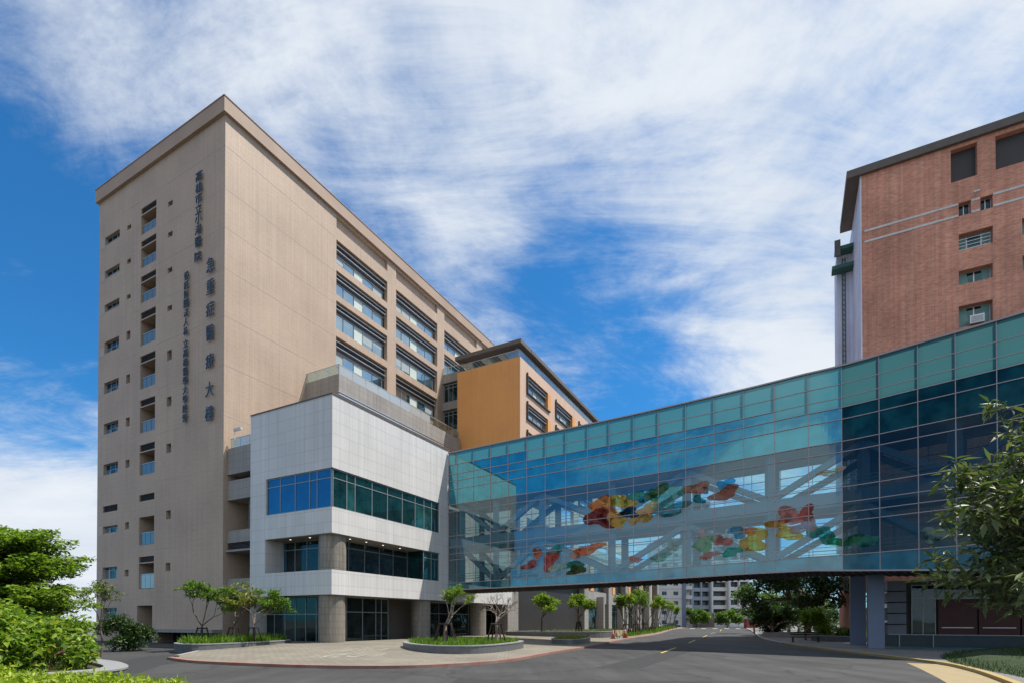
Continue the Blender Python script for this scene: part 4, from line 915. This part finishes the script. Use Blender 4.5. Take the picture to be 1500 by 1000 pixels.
apartment('white apartment tower with tall dark windows behind the roadside trees', 76.0, 184, 6.6, 14, 41, 0.0, (.68, .67, .66), 13, 2, 'balcony')
apartment('low pale house with dark ground floor at the end of the road', 40.0, 172, 26, 6, 4.2, 0.0, (.2, .15, .13), 1, 5, 'window', 'shop_house')

# ------------------------------------------------------------------ plants
def leaf_mesh(name, centers, per, rad, size, mat, parent, aspect=.42, flat=.6, droop=0.0, fold=.25, seed=0, squash=.6, sizevar=.35):
    """Many small pointed leaves scattered through clumps."""
    r = np.random.default_rng(seed+11); C = np.repeat(np.asarray(centers, float)[:, :3], per, 0)
    R_ = np.repeat(np.asarray(rad, float) if np.ndim(rad) else np.full(len(centers), rad), per)
    n = len(C); d = r.normal(size=(n, 3)); d /= np.linalg.norm(d, axis=1)[:, None]
    P = C+d*(R_*r.uniform(.15, 1, n)**.5)[:, None]*np.array([1, 1, squash])
    a = r.uniform(0, 6.283, n); tilt = r.normal(0, flat, n)-droop
    ax = np.stack([np.cos(a)*np.cos(tilt), np.sin(a)*np.cos(tilt), np.sin(tilt)], 1)
    up = r.normal(0, .45, (n, 3)); up[:, 2] += 1; sd = np.cross(ax, up); sd /= np.linalg.norm(sd, axis=1)[:, None]+1e-9
    nn = np.cross(sd, ax)
    L_ = size*(1+sizevar*r.normal(size=n)).clip(.4, 1.8); W_ = L_*aspect
    b0 = P; t0 = P+ax*L_[:, None]; mid = P+ax*(L_*.45)[:, None]; lf = mid+sd*(W_/2)[:, None]+nn*(W_*fold)[:, None]; rt = mid-sd*(W_/2)[:, None]+nn*(W_*fold)[:, None]
    V = np.stack([b0, lf, t0, rt], 1).reshape(-1, 3)-np.array(ORG.get(parent.name, (0, 0, 0)) if parent else (0, 0, 0))
    me = bpy.data.meshes.new(name); me.vertices.add(4*n); me.vertices.foreach_set('co', V.astype(np.float32).ravel())
    me.loops.add(6*n); me.polygons.add(2*n)
    i = np.arange(n)*4; li = np.stack([i, i+1, i+2, i, i+2, i+3], 1).ravel(); me.loops.foreach_set('vertex_index', li.astype(np.int32))
    me.polygons.foreach_set('loop_start', np.arange(0, 6*n, 3, dtype=np.int32)); me.update(calc_edges=True)
    me.materials.append(mat); o = bpy.data.objects.new(name, me); COL.objects.link(o)
    if parent: o.parent = parent
    return o
M['bark'] = plain('grey_bark', (.16, .125, .095), .9, var=.25, scale=6, bump=.4)
M['bark_red'] = plain('red_bark', (.13, .055, .035), .9, var=.25, scale=6, bump=.4)
M['bark_pale'] = plain('pale_bark', (.26, .21, .17), .9, var=.2, scale=6, bump=.3)
M['stake'] = plain('dark_stake', (.045, .03, .022), .8, var=.25, scale=8)
LF = {'bright': leafmat('leaf_bright', (.055, .115, .014), (.30, .42, .045), .45), 'mid': leafmat('leaf_mid', (.05, .11, .015), (.18, .29, .035), .42), 'dark': leafmat('leaf_dark', (.02, .05, .012), (.06, .11, .025), .3),
      'broad': leafmat('leaf_broad', (.06, .13, .016), (.30, .42, .045), .45, (.45, .34, .05)), 'olive': leafmat('leaf_olive', (.035, .065, .016), (.2, .23, .085), .3), 'hedge': leafmat('leaf_hedge', (.14, .22, .015), (.42, .50, .04), .4), 'yellow': leafmat('leaf_yellowish', (.12, .15, .03), (.28, .28, .05), .4),
      'grass': leafmat('grass_blade', (.07, .15, .012), (.2, .33, .03), .4), 'lawn': leafmat('lawn_blade', (.018, .045, .008), (.055, .10, .014), .25)}
def limb(mb, pts, r0, r1, n=7):
    for i in range(len(pts)-1):
        f0 = i/(len(pts)-1); f1 = (i+1)/(len(pts)-1); mb.tube(pts[i], pts[i+1], r0+(r1-r0)*f0, r0+(r1-r0)*f1, n, caps=(i == len(pts)-2))
def grow(mb, rnd, p, d, length, r, depth, tips, spread=.6, upb=.15, kids=(2, 3)):
    q = Vector(p); pts = [q.copy()]; d = Vector(d).normalized()
    for k in range(3):
        d = (d+Vector((rnd.gauss(0, .14), rnd.gauss(0, .14), rnd.gauss(0, .1)+upb*.3))).normalized(); q = q+d*length/3; pts.append(q.copy())
    limb(mb, pts, r, r*.62, 7 if r > .03 else 5)
    if depth == 0: tips.append(tuple(q)); return
    tips.append(tuple(pts[2])) if depth == 1 else None
    for k in range(rnd.randint(*kids)):
        a = rnd.uniform(0, 6.283); o = d.orthogonal().normalized(); o.rotate(Matrix.Rotation(a, 3, d)); nd = (d+o*spread*rnd.uniform(.6, 1.3)+Vector((0, 0, upb))).normalized()
        grow(mb, rnd, q, nd, length*rnd.uniform(.62, .85), r*.6, depth-1, tips, spread, upb, kids)
def tree(name, label, cat, base, trunk_h, length, depth, r, leaf, per, rad, size, seed, group=None, bark='bark', spread=.65, upb=.15, kids=(2, 3), aspect=.42, lean=(0, 0), squash=.6, droop=0.0, flat=.6, frac=1.0):
    rnd = random.Random(seed); t = thing(name, label, cat, base, group)
    mb = MB(); tips = []; b = Vector(base); top = b+Vector((lean[0], lean[1], trunk_h))
    mid = (b+top)/2+Vector((rnd.gauss(0, .04), rnd.gauss(0, .04), 0))*trunk_h
    limb(mb, [b-Vector((0, 0, .1)), mid, top], r*1.15, r*.8, 9)
    for k in range(rnd.randint(*kids)+1):
        a = rnd.uniform(0, 6.283) if k else 0; dv = Vector((math.cos(a+k*2.1)*spread, math.sin(a+k*2.1)*spread, .75+upb)); grow(mb, rnd, top, dv, length, r*.62, depth, tips, spread, upb, kids)
    mb.build('trunk', M[bark], t, True)
    if per:
        if frac < 1: tips = [p for p in tips if rnd.random() < frac] or tips[:3]
        leaf_mesh('crown', tips, per, rad, size, LF[leaf], t, aspect=aspect, seed=seed, squash=squash, droop=droop, flat=flat)
    return t
def layered_tree(label, base, ht, tiers, seed, leaf, size, group=None):
    """Flat tiers of foliage on long level branches."""
    rnd = random.Random(seed); t = thing('shade_tree', label, 'tree', base, group); b = Vector(base); mb = MB(); cs = []; rs = []
    limb(mb, [b, b+Vector((.1, .05, ht*.5)), b+Vector((-.05, .1, ht))], .2, .05, 10)
    for z, rad, nb in tiers:
        for k in range(nb):
            a = 6.283*k/nb+rnd.uniform(-.25, .25); L_ = rad*rnd.uniform(.78, 1.08); p = b+Vector((0, 0, z)); q = p+Vector((math.cos(a)*L_, math.sin(a)*L_, rnd.uniform(.0, .5)))
            m_ = (p+q)/2+Vector((0, 0, .15)); limb(mb, [p, m_, q], .07, .012, 6)
            for j in range(9):
                f = .3+.72*(j+rnd.random())/9; c = p+(q-p)*f+Vector((rnd.gauss(0, .3), rnd.gauss(0, .3), rnd.gauss(.08, .09))); cs.append(tuple(c)); rs.append(.34+.22*rnd.random())
                if rnd.random() < .55: s = c+Vector((rnd.gauss(0, .4), rnd.gauss(0, .4), rnd.uniform(.05, .3))); limb(mb, [c-Vector((0, 0, .1)), s], .012, .006, 4); cs.append(tuple(s)); rs.append(.3)
    mb.build('trunk', M['bark'], t, True); leaf_mesh('crown', cs, 58, rs, size, LF[leaf], t, seed=seed, squash=.45, flat=.35, aspect=.48)
    return t
def stakes(x, y, z, label, h=1.1, r=.55, n=4):
    t = thing('tree_support', label, 'tree support', (x, y, z), 'wooden supports around the young trees')
    top = []
    for k in range(n):
        a = 6.283*k/n+.5; m = MB(); p = (x+math.cos(a)*r, y+math.sin(a)*r, z-.05); q = (x+math.cos(a)*r*.45, y+math.sin(a)*r*.45, z+h); top.append(q); m.tube(p, q, .055, .045, 7); m.build('leg', M['stake'], t)
    m = MB()
    for k in range(n): m.tube(Vector(top[k])*1.0+(Vector(top[k])-Vector(top[(k+1) % n]))*.2-Vector((0, 0, .08)), Vector(top[(k+1) % n])+(Vector(top[(k+1) % n])-Vector(top[k]))*.2-Vector((0, 0, .08)), .045, n=6)
    m.build('crossbar', M['stake'], t); return t
def grass(name, pts, size, mat, seed=0, kind='stuff'):
    o = leaf_mesh(name, pts, 1, .02, size, mat, None, aspect=.12, flat=.25, droop=-1.15, seed=seed); o['kind'] = kind; return o
def inside(poly, x, y):
    c = False; n = len(poly)
    for i in range(n):
        (x1, y1), (x2, y2) = poly[i], poly[i-1]
        if (y1 > y) != (y2 > y) and x < (x2-x1)*(y-y1)/(y2-y1)+x1: c = not c
    return c
def scatter(poly, n, zf_, seed):
    r = random.Random(seed); xs = [p[0] for p in poly]; ys = [p[1] for p in poly]; out = []
    while len(out) < n:
        x, y = r.uniform(min(xs), max(xs)), r.uniform(min(ys), max(ys))
        if inside(poly, x, y): out.append((x, y, zf_(x, y)))
    return out
def shrink(poly, d):
    c = np.mean(poly, 0); return [tuple(c+(np.array(p)-c)*(1-d/np.linalg.norm(np.array(p)-c))) for p in poly]
def closed(poly, n=5):
    a = np.array(poly); N_ = len(a); out = []
    for i in range(N_):
        p0, p1, p2, p3 = a[i-1], a[i], a[(i+1) % N_], a[(i+2) % N_]
        for k in range(n):
            f = k/n; out.append(tuple(0.5*((2*p1)+(-p0+p2)*f+(2*p0-5*p1+4*p2-p3)*f*f+(-p0+3*p1-3*p2+p3)*f**3)))
    return out
M['planter'] = plain('planter_granite', (.12, .125, .13), .45, var=.2, scale=3); M['soil'] = plain('soil', (.06, .045, .03), .95, var=.3, scale=4)
M['rim'] = plain('planter_rim', (.3, .3, .31), .4, var=.1, scale=3)
def planter(label, poly, z0, z1, blades, seed, leaf='grass', rim=.35, bsize=.28):
    p = closed(poly); t = thing('planter', label, 'planter', (*np.mean(p, 0), z0))
    m = MB(); m.ring(p, shrink(p, rim), z0-.3, z1); m.build('side_wall', M['planter'], t)
    m = MB(); m.ring(shrink(p, -.03), shrink(p, rim), z1, z1+.06); m.build('rim', M['rim'], t)
    inn = shrink(p, rim); m = MB(); m.quad(*[(x, y, z1-.05) for x, y in inn]); m.build('soil', M['soil'], t)
    if blades: grass('grass', scatter(inn, blades, lambda x, y: z1-.06, seed), bsize, LF[leaf], seed)
    return t
# planter in front of the tower
PA = [(-22.3, 35.2), (-20.3, 32.4), (-18.6, 33.0), (-17.3, 36.0), (-16.6, 39.4), (-18.0, 41.2), (-20.5, 41.6), (-22.3, 39.5)]
planter('long dark planter of tall grass and three trees before the tower', PA, .15, .55, 6500, 1, bsize=.42)
TA = [((-20.9, 35.6), 'first young green tree from the left in the tower planter', 'mid', 1.9, 34), ((-19.4, 36.8), 'thin yellowish young tree in the middle of the tower planter', 'yellow', 1.8, 61), ((-17.9, 36.6), 'tallest young tree in the tower planter beside the white podium', 'mid', 2.0, 23)]
for (x, y), lab, lf, th, sd in TA:
    tree('young_tree', lab, 'tree', (x, y, .5), th*.62, 1.1, 3, .075, lf, 46 if lf == 'mid' else 20, .34, .2, sd, 'young trees in the tower planter', spread=.72, kids=(2, 3), squash=.5, frac=.8)
stakes(-20.9, 35.6, .5, 'timber support round the leftmost tree of the tower planter'); stakes(-19.4, 36.8, .5, 'timber support round the thin yellowish tree'); stakes(-17.9, 36.6, .5, 'timber support round the tallest tree of the tower planter')
# oval planter on the plaza
PB = [(-7.3, 35.5), (-6.1, 32.0), (-4.1, 29.7), (-1.9, 29.9), (-.3, 32.6), (.8, 36.8), (-.6, 39.0), (-3.8, 39.4), (-6.6, 38.0)]
planter('oval dark stone planter with two pruned trees on the plaza', PB, .2, .58, 5200, 2, bsize=.3)
tree('pruned_tree', 'pruned multi stemmed tree with a flat leafy top in the oval planter', 'tree', (-4.2, 33.3, .55), 1.15, .8, 4, .11, 'bright', 30, .25, .16, 5, 'pruned trees in the oval planter', 'bark_pale', spread=.62, upb=.3, kids=(2, 2), frac=.62)
tree('pruned_tree', 'leafless pruned tree with twisted bare branches in the oval planter', 'tree', (-1.0, 33.6, .55), 1.35, .72, 4, .11, 'bright', 0, .2, .1, 8, 'pruned trees in the oval planter', 'bark_pale', spread=.8, upb=.12, kids=(2, 3))
stakes(-4.2, 33.3, .55, 'dense dark timber support round the leafy pruned tree', 1.35, .85, 6); stakes(-1.0, 33.6, .55, 'four legged timber support round the bare pruned tree', 1.35, .7, 4)
planter('small low planter of yellow green groundcover near the kerb', [(3.3, 44.2), (3.9, 42.3), (5.0, 42.0), (6.3, 45), (7.2, 48.8), (6.1, 50.4), (4.4, 48)], .2, .5, 1800, 3, 'yellow', .25, .25)
planter('long curved dark planter along the blank brown wall', [(-.6, 61), (.4, 58.7), (4, 57.6), (8.5, 57.4), (11.2, 60), (14.5, 67), (16.5, 74), (14.5, 76), (9, 71), (3, 65.5)], .3, .8, 800, 4, 'mid', .4, .3)
for (x, y), lab, sd in (((3.4, 60.5), 'small round crowned tree left of two by the blank brown wall', 3), ((7.9, 62.5), 'small round crowned tree right of two by the blank brown wall', 14)):
    tree('young_tree', lab, 'tree', (x, y, .75), 1.6, .95, 3, .1, 'bright', 46, .5, .26, sd, 'young trees by the blank wall', spread=.7)
stakes(7.9, 62.5, .75, 'timber support round the right tree by the blank wall', 1.2)
# street trees
PS = [((14.8, 68.5), 21), ((17.0, 72.5), 9), ((19.0, 78.5), 22), ((21.3, 84.0), 24), ((24.2, 90.5), 25), ((27.5, 99.0), 26), ((32.0, 110.0), 27), ((36.5, 122.0), 28), ((41.5, 135.0), 29)]
gp = [(13.6, 62), (15.6, 66.5), (22.3, 81.5), (37.2, 123), (44, 140), (41, 140), (33, 121), (20, 84), (13, 67)]
gs = [(x, y, gz(x, y)) for x, y, _ in scatter(gp, 5200, lambda x, y: 0, 5)]; grass('grass', gs, .5, LF['grass'], 9)
ords = ['nearest the road cones', 'second from the road cones', 'third from the road cones', 'fourth from the road cones', 'fifth from the road cones', 'fourth from the far end', 'third from the far end', 'second from the far end', 'last in the row beside the white apartment block']
for k, ((x, y), sd) in enumerate(PS):
    z = gz(x, y)
    tree('street_tree', 'slender young street tree %s' % ords[k], 'tree', (x, y, z), 1.1+.25*(k % 3), 1.25+.1*(k % 4), 4, .11, ('bright', 'mid', 'bright', 'yellow')[k % 4] if k != 3 else 'bright', 9, .42, .34, sd, 'young street trees before the piers', spread=.36, upb=.42, squash=1.1, frac=.55)
    stakes(x, y, z, 'timber support round the street tree %s' % ords[k], 1.5, .8)
# left foreground bed
HB = [(-32, 14), (-22, 13.2), (-15.5, 15.2), (-13.4, 17.8), (-15.2, 20.6), (-18.4, 23.0), (-24, 25.6), (-34, 26)]
planter('curved grey planter bed with shrubs at the lower left', HB, 0, .32, 0, 6, rim=.9)
layered_tree('large bright green shade tree with layered branches at left', (-23.3, 24.6, .3), 5.3, [(1.6, 2.2, 7), (2.2, 2.7, 9), (2.8, 3.0, 9), (3.6, 2.8, 9), (4.2, 2.3, 8), (4.8, 1.8, 8), (5.2, 1.0, 6)], 3, 'bright', .17)
layered_tree('bright green shade tree partly cut by the left edge', (-26.6, 25.8, .3), 5.9, [(1.8, 2.8, 8), (2.7, 3.2, 8), (3.6, 3.0, 8), (4.6, 2.8, 8), (5.5, 2.2, 8), (5.9, 1.2, 6)], 4, 'bright', .17)
SH = [((-17.3, 18.2), 1.25, 31, 'broad leaved shrub with two red brown stems behind the hedge'), ((-15.4, 18.3), .75, 32, 'rounded broad leaved shrub nearest the curved bed end'), ((-19.6, 17.6), 1.6, 33, 'tall broad leaved shrub at the left edge'), ((-17.2, 20.6), 1.0, 35, 'broad leaved shrub behind the red stemmed one'), ((-15.9, 17.0), .9, 36, 'low broad leaved shrub at the front of the bed'), ((-17.9, 16.6), 1.3, 37, 'broad leaved shrub directly behind the hedge at left'), ((-19.0, 19.6), 2.2, 38, 'tallest broad leaved shrub in the middle of the bed')]
for (x, y), th, sd, lab in SH:
    tree('broadleaf_shrub', lab, 'shrub', (x-.7, y, .28), th*.5, .5, 4, .07, 'broad', 15, .3, .2, sd, 'broad leaved shrubs in the corner bed', 'bark_red', spread=.9, upb=-.02, kids=(2, 3), aspect=.55, squash=.95, droop=.35)
grass('grass', scatter(shrink(HB, 1.2), 4500, lambda x, y: .27, 7), .3, LF['mid'], 7)
tree('dark_shrub', 'dark green rounded shrub at the foot of the tower', 'shrub', (-26.5, 36.0, -.1), .4, .8, 3, .1, 'dark', 75, .5, .2, 41, None, spread=1.0, upb=-.05, squash=.7)
tree('sapling', 'thin leafy sapling in front of the tower edge', 'tree', (-22.6, 29.0, 0), 1.6, .9, 3, .05, 'olive', 14, .35, .15, 43, None, spread=.5, upb=.35)
# clipped hedge
hd = thing('hedge', 'clipped bright yellow green hedge along the bottom left edge', 'hedge', (-9, 10, 0))
hp = [(-16, 7.2), (-4.3, 7.2), (-4.8, 8.0), (-5.6, 8.8), (-6.8, 9.7), (-8.4, 10.4), (-11, 10.8), (-16, 11.0)]
m = MB(); m.prism(shrink(hp, .25), 0, .82); m.build('stems', plain('hedge_twigs', (.05, .06, .015), .9, var=.3, scale=8), hd)
r_ = random.Random(2); cs = [(x, y, .88+.05*math.sin(x*2.3)+.06*math.sin(y*3.1)+r_.gauss(0, .04)) for x, y, _ in scatter(hp, 1500, lambda x, y: 0, 8)]
for i in range(len(hp)):
    a, b = hp[i-1], hp[i]; n_ = int(math.hypot(b[0]-a[0], b[1]-a[1])*9)
    for k in range(n_): f = k/n_; cs.append((a[0]+(b[0]-a[0])*f, a[1]+(b[1]-a[1])*f, r_.uniform(.1, .92)))
leaf_mesh('foliage', cs, 26, .15, .08, LF['hedge'], hd, aspect=.5, flat=.7, seed=8, squash=.9, droop=-.35)
# right roadside
tree('large_tree', 'large dark green tree beyond the bridge right of the road', 'tree', (37.0, 66.0, .1), 3.0, 2.6, 4, .4, 'dark', 46, 1.0, .4, 51, None, spread=.75, upb=.05)
tree('large_tree', 'dark spreading tree behind the bright round bush', 'tree', (40.0, 60.0, .1), 2.6, 2.4, 4, .36, 'dark', 46, 1.0, .4, 52, None, spread=.8, upb=.0)
tree('round_bush', 'bright green round bush growing by the pavement under the bridge', 'bush', (29.2, 52.5, .12), .8, .85, 3, .1, 'bright', 62, .55, .24, 53, None, spread=.9, upb=.05, squash=.9)
tree('low_shrub', 'low shrub in the dark bed beside the back column', 'shrub', (31.5, 49.0, .12), .25, .5, 3, .05, 'mid', 36, .35, .18, 54, None, spread=1.0, upb=0, squash=.5)
for x, y, sz, lf, lab, sd in ((70, 158, 1.35, 'dark', 'dark round tree at the end of the road', 55), (62, 152, 1.0, 'mid', 'yellow green bush at the end of the road left of the round tree', 56), (86, 150, 1.6, 'mid', 'green tree at the end of the road under the large tree', 57), (58, 166, 1.2, 'mid', 'leafy tree before the blue apartment tower', 58), (78, 156, .9, 'dark', 'small dark shrub at the far junction', 59)):
    tree('roadside_tree', lab, 'tree', (x, y, 0), .9*sz, 1.5*sz, 3, .16*sz, lf, 50, .95*sz, .6, sd, 'trees at the far junction', spread=.9, upb=.05, squash=.8)
for x, y, th, sz, sd, lab in ((42, 80, 1.0, 2.0, 61, 'dense dark tree filling the gap behind the kerb tree'), (50, 92, .8, 2.2, 62, 'dark tree with low branches behind the garden wall'), (57, 110, 1.2, 2.4, 63, 'farthest dark tree in the clump right of the road'), (36, 73, .6, 1.3, 64, 'small dark understorey tree below the large tree')):
    tree('large_tree', lab, 'tree', (x, y, .1), th, sz, 4, .25, 'dark', 44, .95, .42, sd, 'dark trees in the clump right of the road', spread=.85, upb=0, squash=.8)
# small tree by right kerb and near tree on the right
tree('kerb_tree', 'thin tree growing at the kerb on the right of the road', 'tree', (38.6, 84.0, .1), 3.2, 1.6, 3, .14, 'mid', 34, .8, .35, 60, None, spread=.6)
nt_ = thing('near_tree', 'dark long leaved tree reaching in from the right edge', 'tree', (9.4, 8.6, 0))
mb = MB(); tips = []; rnd = random.Random(77)
limb(mb, [Vector((9.4, 8.6, -.1)), Vector((9.3, 8.5, 1.6)), Vector((9.2, 8.5, 2.6))], .17, .12, 9)
for tgt, rr in (((6.75, 7.6, 4.15), .05), ((6.55, 7.3, 3.55), .05), ((7.0, 7.9, 3.1), .05), ((6.6, 7.8, 2.62), .04), ((6.9, 7.2, 2.45), .04), ((7.6, 7.8, 4.9), .05), ((8.3, 8.2, 5.3), .05), ((7.5, 7.2, 3.9), .05), ((7.3, 7.0, 2.3), .035), ((6.9, 7.4, 2.75), .035), ((7.4, 7.6, 2.55), .035), ((6.7, 7.5, 3.85), .04), ((7.1, 7.5, 3.6), .04), ((8.0, 7.6, 2.7), .04), ((7.9, 7.9, 4.3), .05), ((7.6, 8.0, 3.5), .05), ((8.4, 8.6, 4.4), .05)):
    p0 = Vector((9.2, 8.5, rnd.uniform(2.0, 2.6))); p3 = Vector(tgt); p1 = p0+(p3-p0)*.35+Vector((0, 0, .25)); p2 = p0+(p3-p0)*.7+Vector((0, 0, .2))
    limb(mb, [p0, p1, p2, p3], rr, .01, 6)
    for base in (p2, p3, (p2+p3)/2, p1*.3+p2*.7):
        for k in range(5):
            q = base+Vector((rnd.gauss(0, .26), rnd.gauss(0, .26), rnd.gauss(0, .16))); limb(mb, [base, q], .01, .005, 4); tips.append(tuple(q))
mb.build('trunk', M['bark'], nt_, True)
leaf_mesh('crown', tips, 20, .19, .18, LF['olive'], nt_, aspect=.27, flat=.5, droop=.3, seed=78, squash=.7)
# lawn on the right
LW = [(19.9, 24.0), (24.5, 29.8), (33, 35), (40, 35), (36, 22), (24, 14), (16.2, 14.2), (17.4, 18.6)]
m = MB(); c_ = np.mean(LW, 0); p = closed(LW); q = [tuple(c_+(np.array(x)-c_)*.72) for x in p]
n_ = len(p)
m.add([(x, y, .1) for x, y in p]+[(x, y, .42) for x, y in q], [(i, (i+1) % n_, n_+(i+1) % n_, n_+i) for i in range(n_)]+[tuple(range(n_, 2*n_))]); struct(m.build('lawn_mound', plain('lawn_turf', (.02, .038, .009), .95, var=.35, scale=2.5, bump=.5)))
def lz(x, y):
    d = min(math.hypot(x-a[0], y-a[1]) for a in p); return .1+.32*min(1, d/3.2)-.02
g_ = grass('lawn_grass', [(x, y, lz(x, y)) for x, y, _ in scatter(p, 30000, lambda x, y: 0, 12)], .15, LF['lawn'], 13)

# ------------------------------------------------------------------ small street things
def cone(x, y, label):
    z = gz(x, y); t = thing('traffic_cone', label, 'traffic cone', (x, y, z), 'traffic cones by the kerb')
    m = MB(); m.tube((x, y, z+.04), (x, y, z+.95), .2, .04, 16); c = m.build('cone', plain('cone_orange', (.75, .10, .03), .5) if 'cone_orange' not in bpy.data.materials else bpy.data.materials['cone_orange'], t, True)
    m = MB(); m.tube((x, y, z+.5), (x, y, z+.68), .127, .1, 16, False); m.build('white_band', M['wpaint'], c)
    m = MB(); m.box(Fr((x, y), (1, 0), (0, 1)), -.27, .27, -.27, .27, z, z+.05); m.build('base', M['dframe'], t)
cone(10.75, 56.2, 'left orange traffic cone beside the striped barricade'); cone(12.7, 59.2, 'right orange traffic cone nearer the street trees')
t = thing('barricade', 'tan and white road barricade between two orange cones', 'barricade', (11.6, 57.6, gz(11.6, 57.6))); z = gz(11.6, 57.6)
f_ = Fr((11.6, 57.6), (.75, .66), (.66, -.75)); m = MB()
for u in (-.55, .55): m.beam(f_.p(u, -.3, z), f_.p(u, 0, z+.95), .06, .06); m.beam(f_.p(u, .3, z), f_.p(u, 0, z+.95), .06, .06)
m.build('frame', M['dframe'], t)
m = MB(); m.box(f_, -.7, .7, .1, .14, z+.25, z+.9); b_ = m.build('board', plain('barricade_tan', (.5, .36, .14), .6), t)
m = MB(); 
for k in range(2): m.add([f_.p(-.5+k*.6, .145, z+.88), f_.p(-.25+k*.6, .145, z+.88), f_.p(.1+k*.6, .145, z+.27), f_.p(-.15+k*.6, .145, z+.27)], [(0, 1, 2, 3)])
m.build('stripe', M['wpaint'], b_)
# fence of dark posts along the street planter
for k in range(14):
    f = k/13; x = 14.3+(23.0-14.3)*f; y = 65.0+(85.0-65)*f; z = gz(x, y)
    m = MB(); m.tube((x, y, z-.05), (x, y, z+.95), .09, .08, 8); m.tube((x, y, z+.95), (x, y, z+1.0), .1, .05, 8)
    tag(m.build('fence_post', M['stake']), 'short dark timber post in the row along the street planter', 'post', 'timber posts along the street planter')
# cars
def car(x, y, rot, c, label):
    t = thing('parked_car', label, 'car', (x, y, 0)); d = (math.cos(rot), math.sin(rot)); fr = Fr((x, y), d, (d[1], -d[0]))
    prof = [(-2.2, .3), (2.2, .3), (2.25, .75), (1.3, .92), (.6, 1.42), (-1.0, 1.45), (-1.9, .98), (-2.22, .9)]
    n = len(prof); m = MB()
    vs = []
    for w in (-.85, .85):
        for u, z in prof: vs.append(fr.p(u, w*(.82 if z > 1.2 else 1), z))
    m.add(vs, [tuple(range(n))[::-1], tuple(range(n, 2*n))]+[(i, (i+1) % n, n+(i+1) % n, n+i) for i in range(n)]); m.build('body', plain('car_paint_%d' % len(M), c, .25, var=.02), t); M['car%d' % len(M)] = None
    m = MB()
    for w in (-.86, .86): m.add([fr.p(u, w*k, z) for u, z, k in ((-1.65, 1.0, .97), (1.05, 1.0, .97), (.5, 1.36, .86), (-.95, 1.38, .86))], [(0, 1, 2, 3)])
    m.add([fr.p(1.27, -.72, .98), fr.p(1.27, .72, .98), fr.p(.68, .62, 1.38), fr.p(.68, -.62, 1.38)], [(0, 1, 2, 3)]); m.build('window', M['gl_dark'], t)
    for u in (-1.4, 1.35):
        for w in (-.86, .86):
            m = MB(); a = fr.p(u, w-.1, .33); b = fr.p(u, w+.1, .33); m.tube(a, b, .33, n=16); m.build('wheel', M['dframe'], t)
car(36.0, 136, 2.6, (.7, .7, .7), 'white car parked at the far end of the brown wing'); car(45.5, 150, 0.2, (.04, .04, .045), 'dark car parked before the white apartment block')
# red kiosk at the far right
t = thing('kiosk', 'small red kiosk at the far end of the right pavement', 'kiosk', (66.5, 146, 0)); K = Fr((66.5, 146), (1, 0), (0, -1))
m = MB(); m.wall(K, -1.5, 1.5, 0, 2.6, [(-1.1, 1.1, 1.1, 2.2, .1)]); m.box(K, -1.5, 1.5, -2, -.12, 0, 2.6); m.build('wall', plain('kiosk_red', (.35, .06, .05), .6), t)
m = MB(); m.box(K, -1.8, 1.8, -2.2, .4, 2.6, 2.8); m.build('roof', M['white'], t)
m = MB(); m.quad(K.p(-1.1, -.1, 1.1), K.p(1.1, -.1, 1.1), K.p(1.1, -.1, 2.2), K.p(-1.1, -.1, 2.2)); m.build('window', M['gl_dark'], t)
# bench and low bed wall under the bridge
t = thing('bench', 'dark slatted bench at the foot of the round bush', 'bench', (26.3, 47.3, .12)); K = Fr((26.3, 47.3), (.93, -.37), (-.37, -.93))
m = MB()
for w in (-.2, 0, .2): m.box(K, -1.2, 1.2, w-.08, w+.08, .55, .6)
m.build('seat', M['stake'], t)
m = MB()
for z in (.75, .92): m.box(K, -1.2, 1.2, -.32, -.28, z, z+.1)
m.build('backrest', M['stake'], t)
for u in (-1, 1):
    m = MB(); m.box(K, u-.05, u+.05, -.32, .25, .1, .55); m.build('leg', M['stake'], t)
planter('dark low planter with shrubs between bush and back column', [(28.6, 50.5), (30, 47.6), (33, 46.2), (35, 47), (33.5, 49.5), (30.6, 51.5)], .12, .6, 700, 15, 'mid', .25, .25)
m = MB(); K = Fr((29.5, 62), (.95, -.3), (-.3, -.95)); m.box(K, 0, 11, -.2, 0, .1, .7); tag(m.build('garden_wall', M['concrete']), 'pale low garden wall behind the round bush', 'wall')
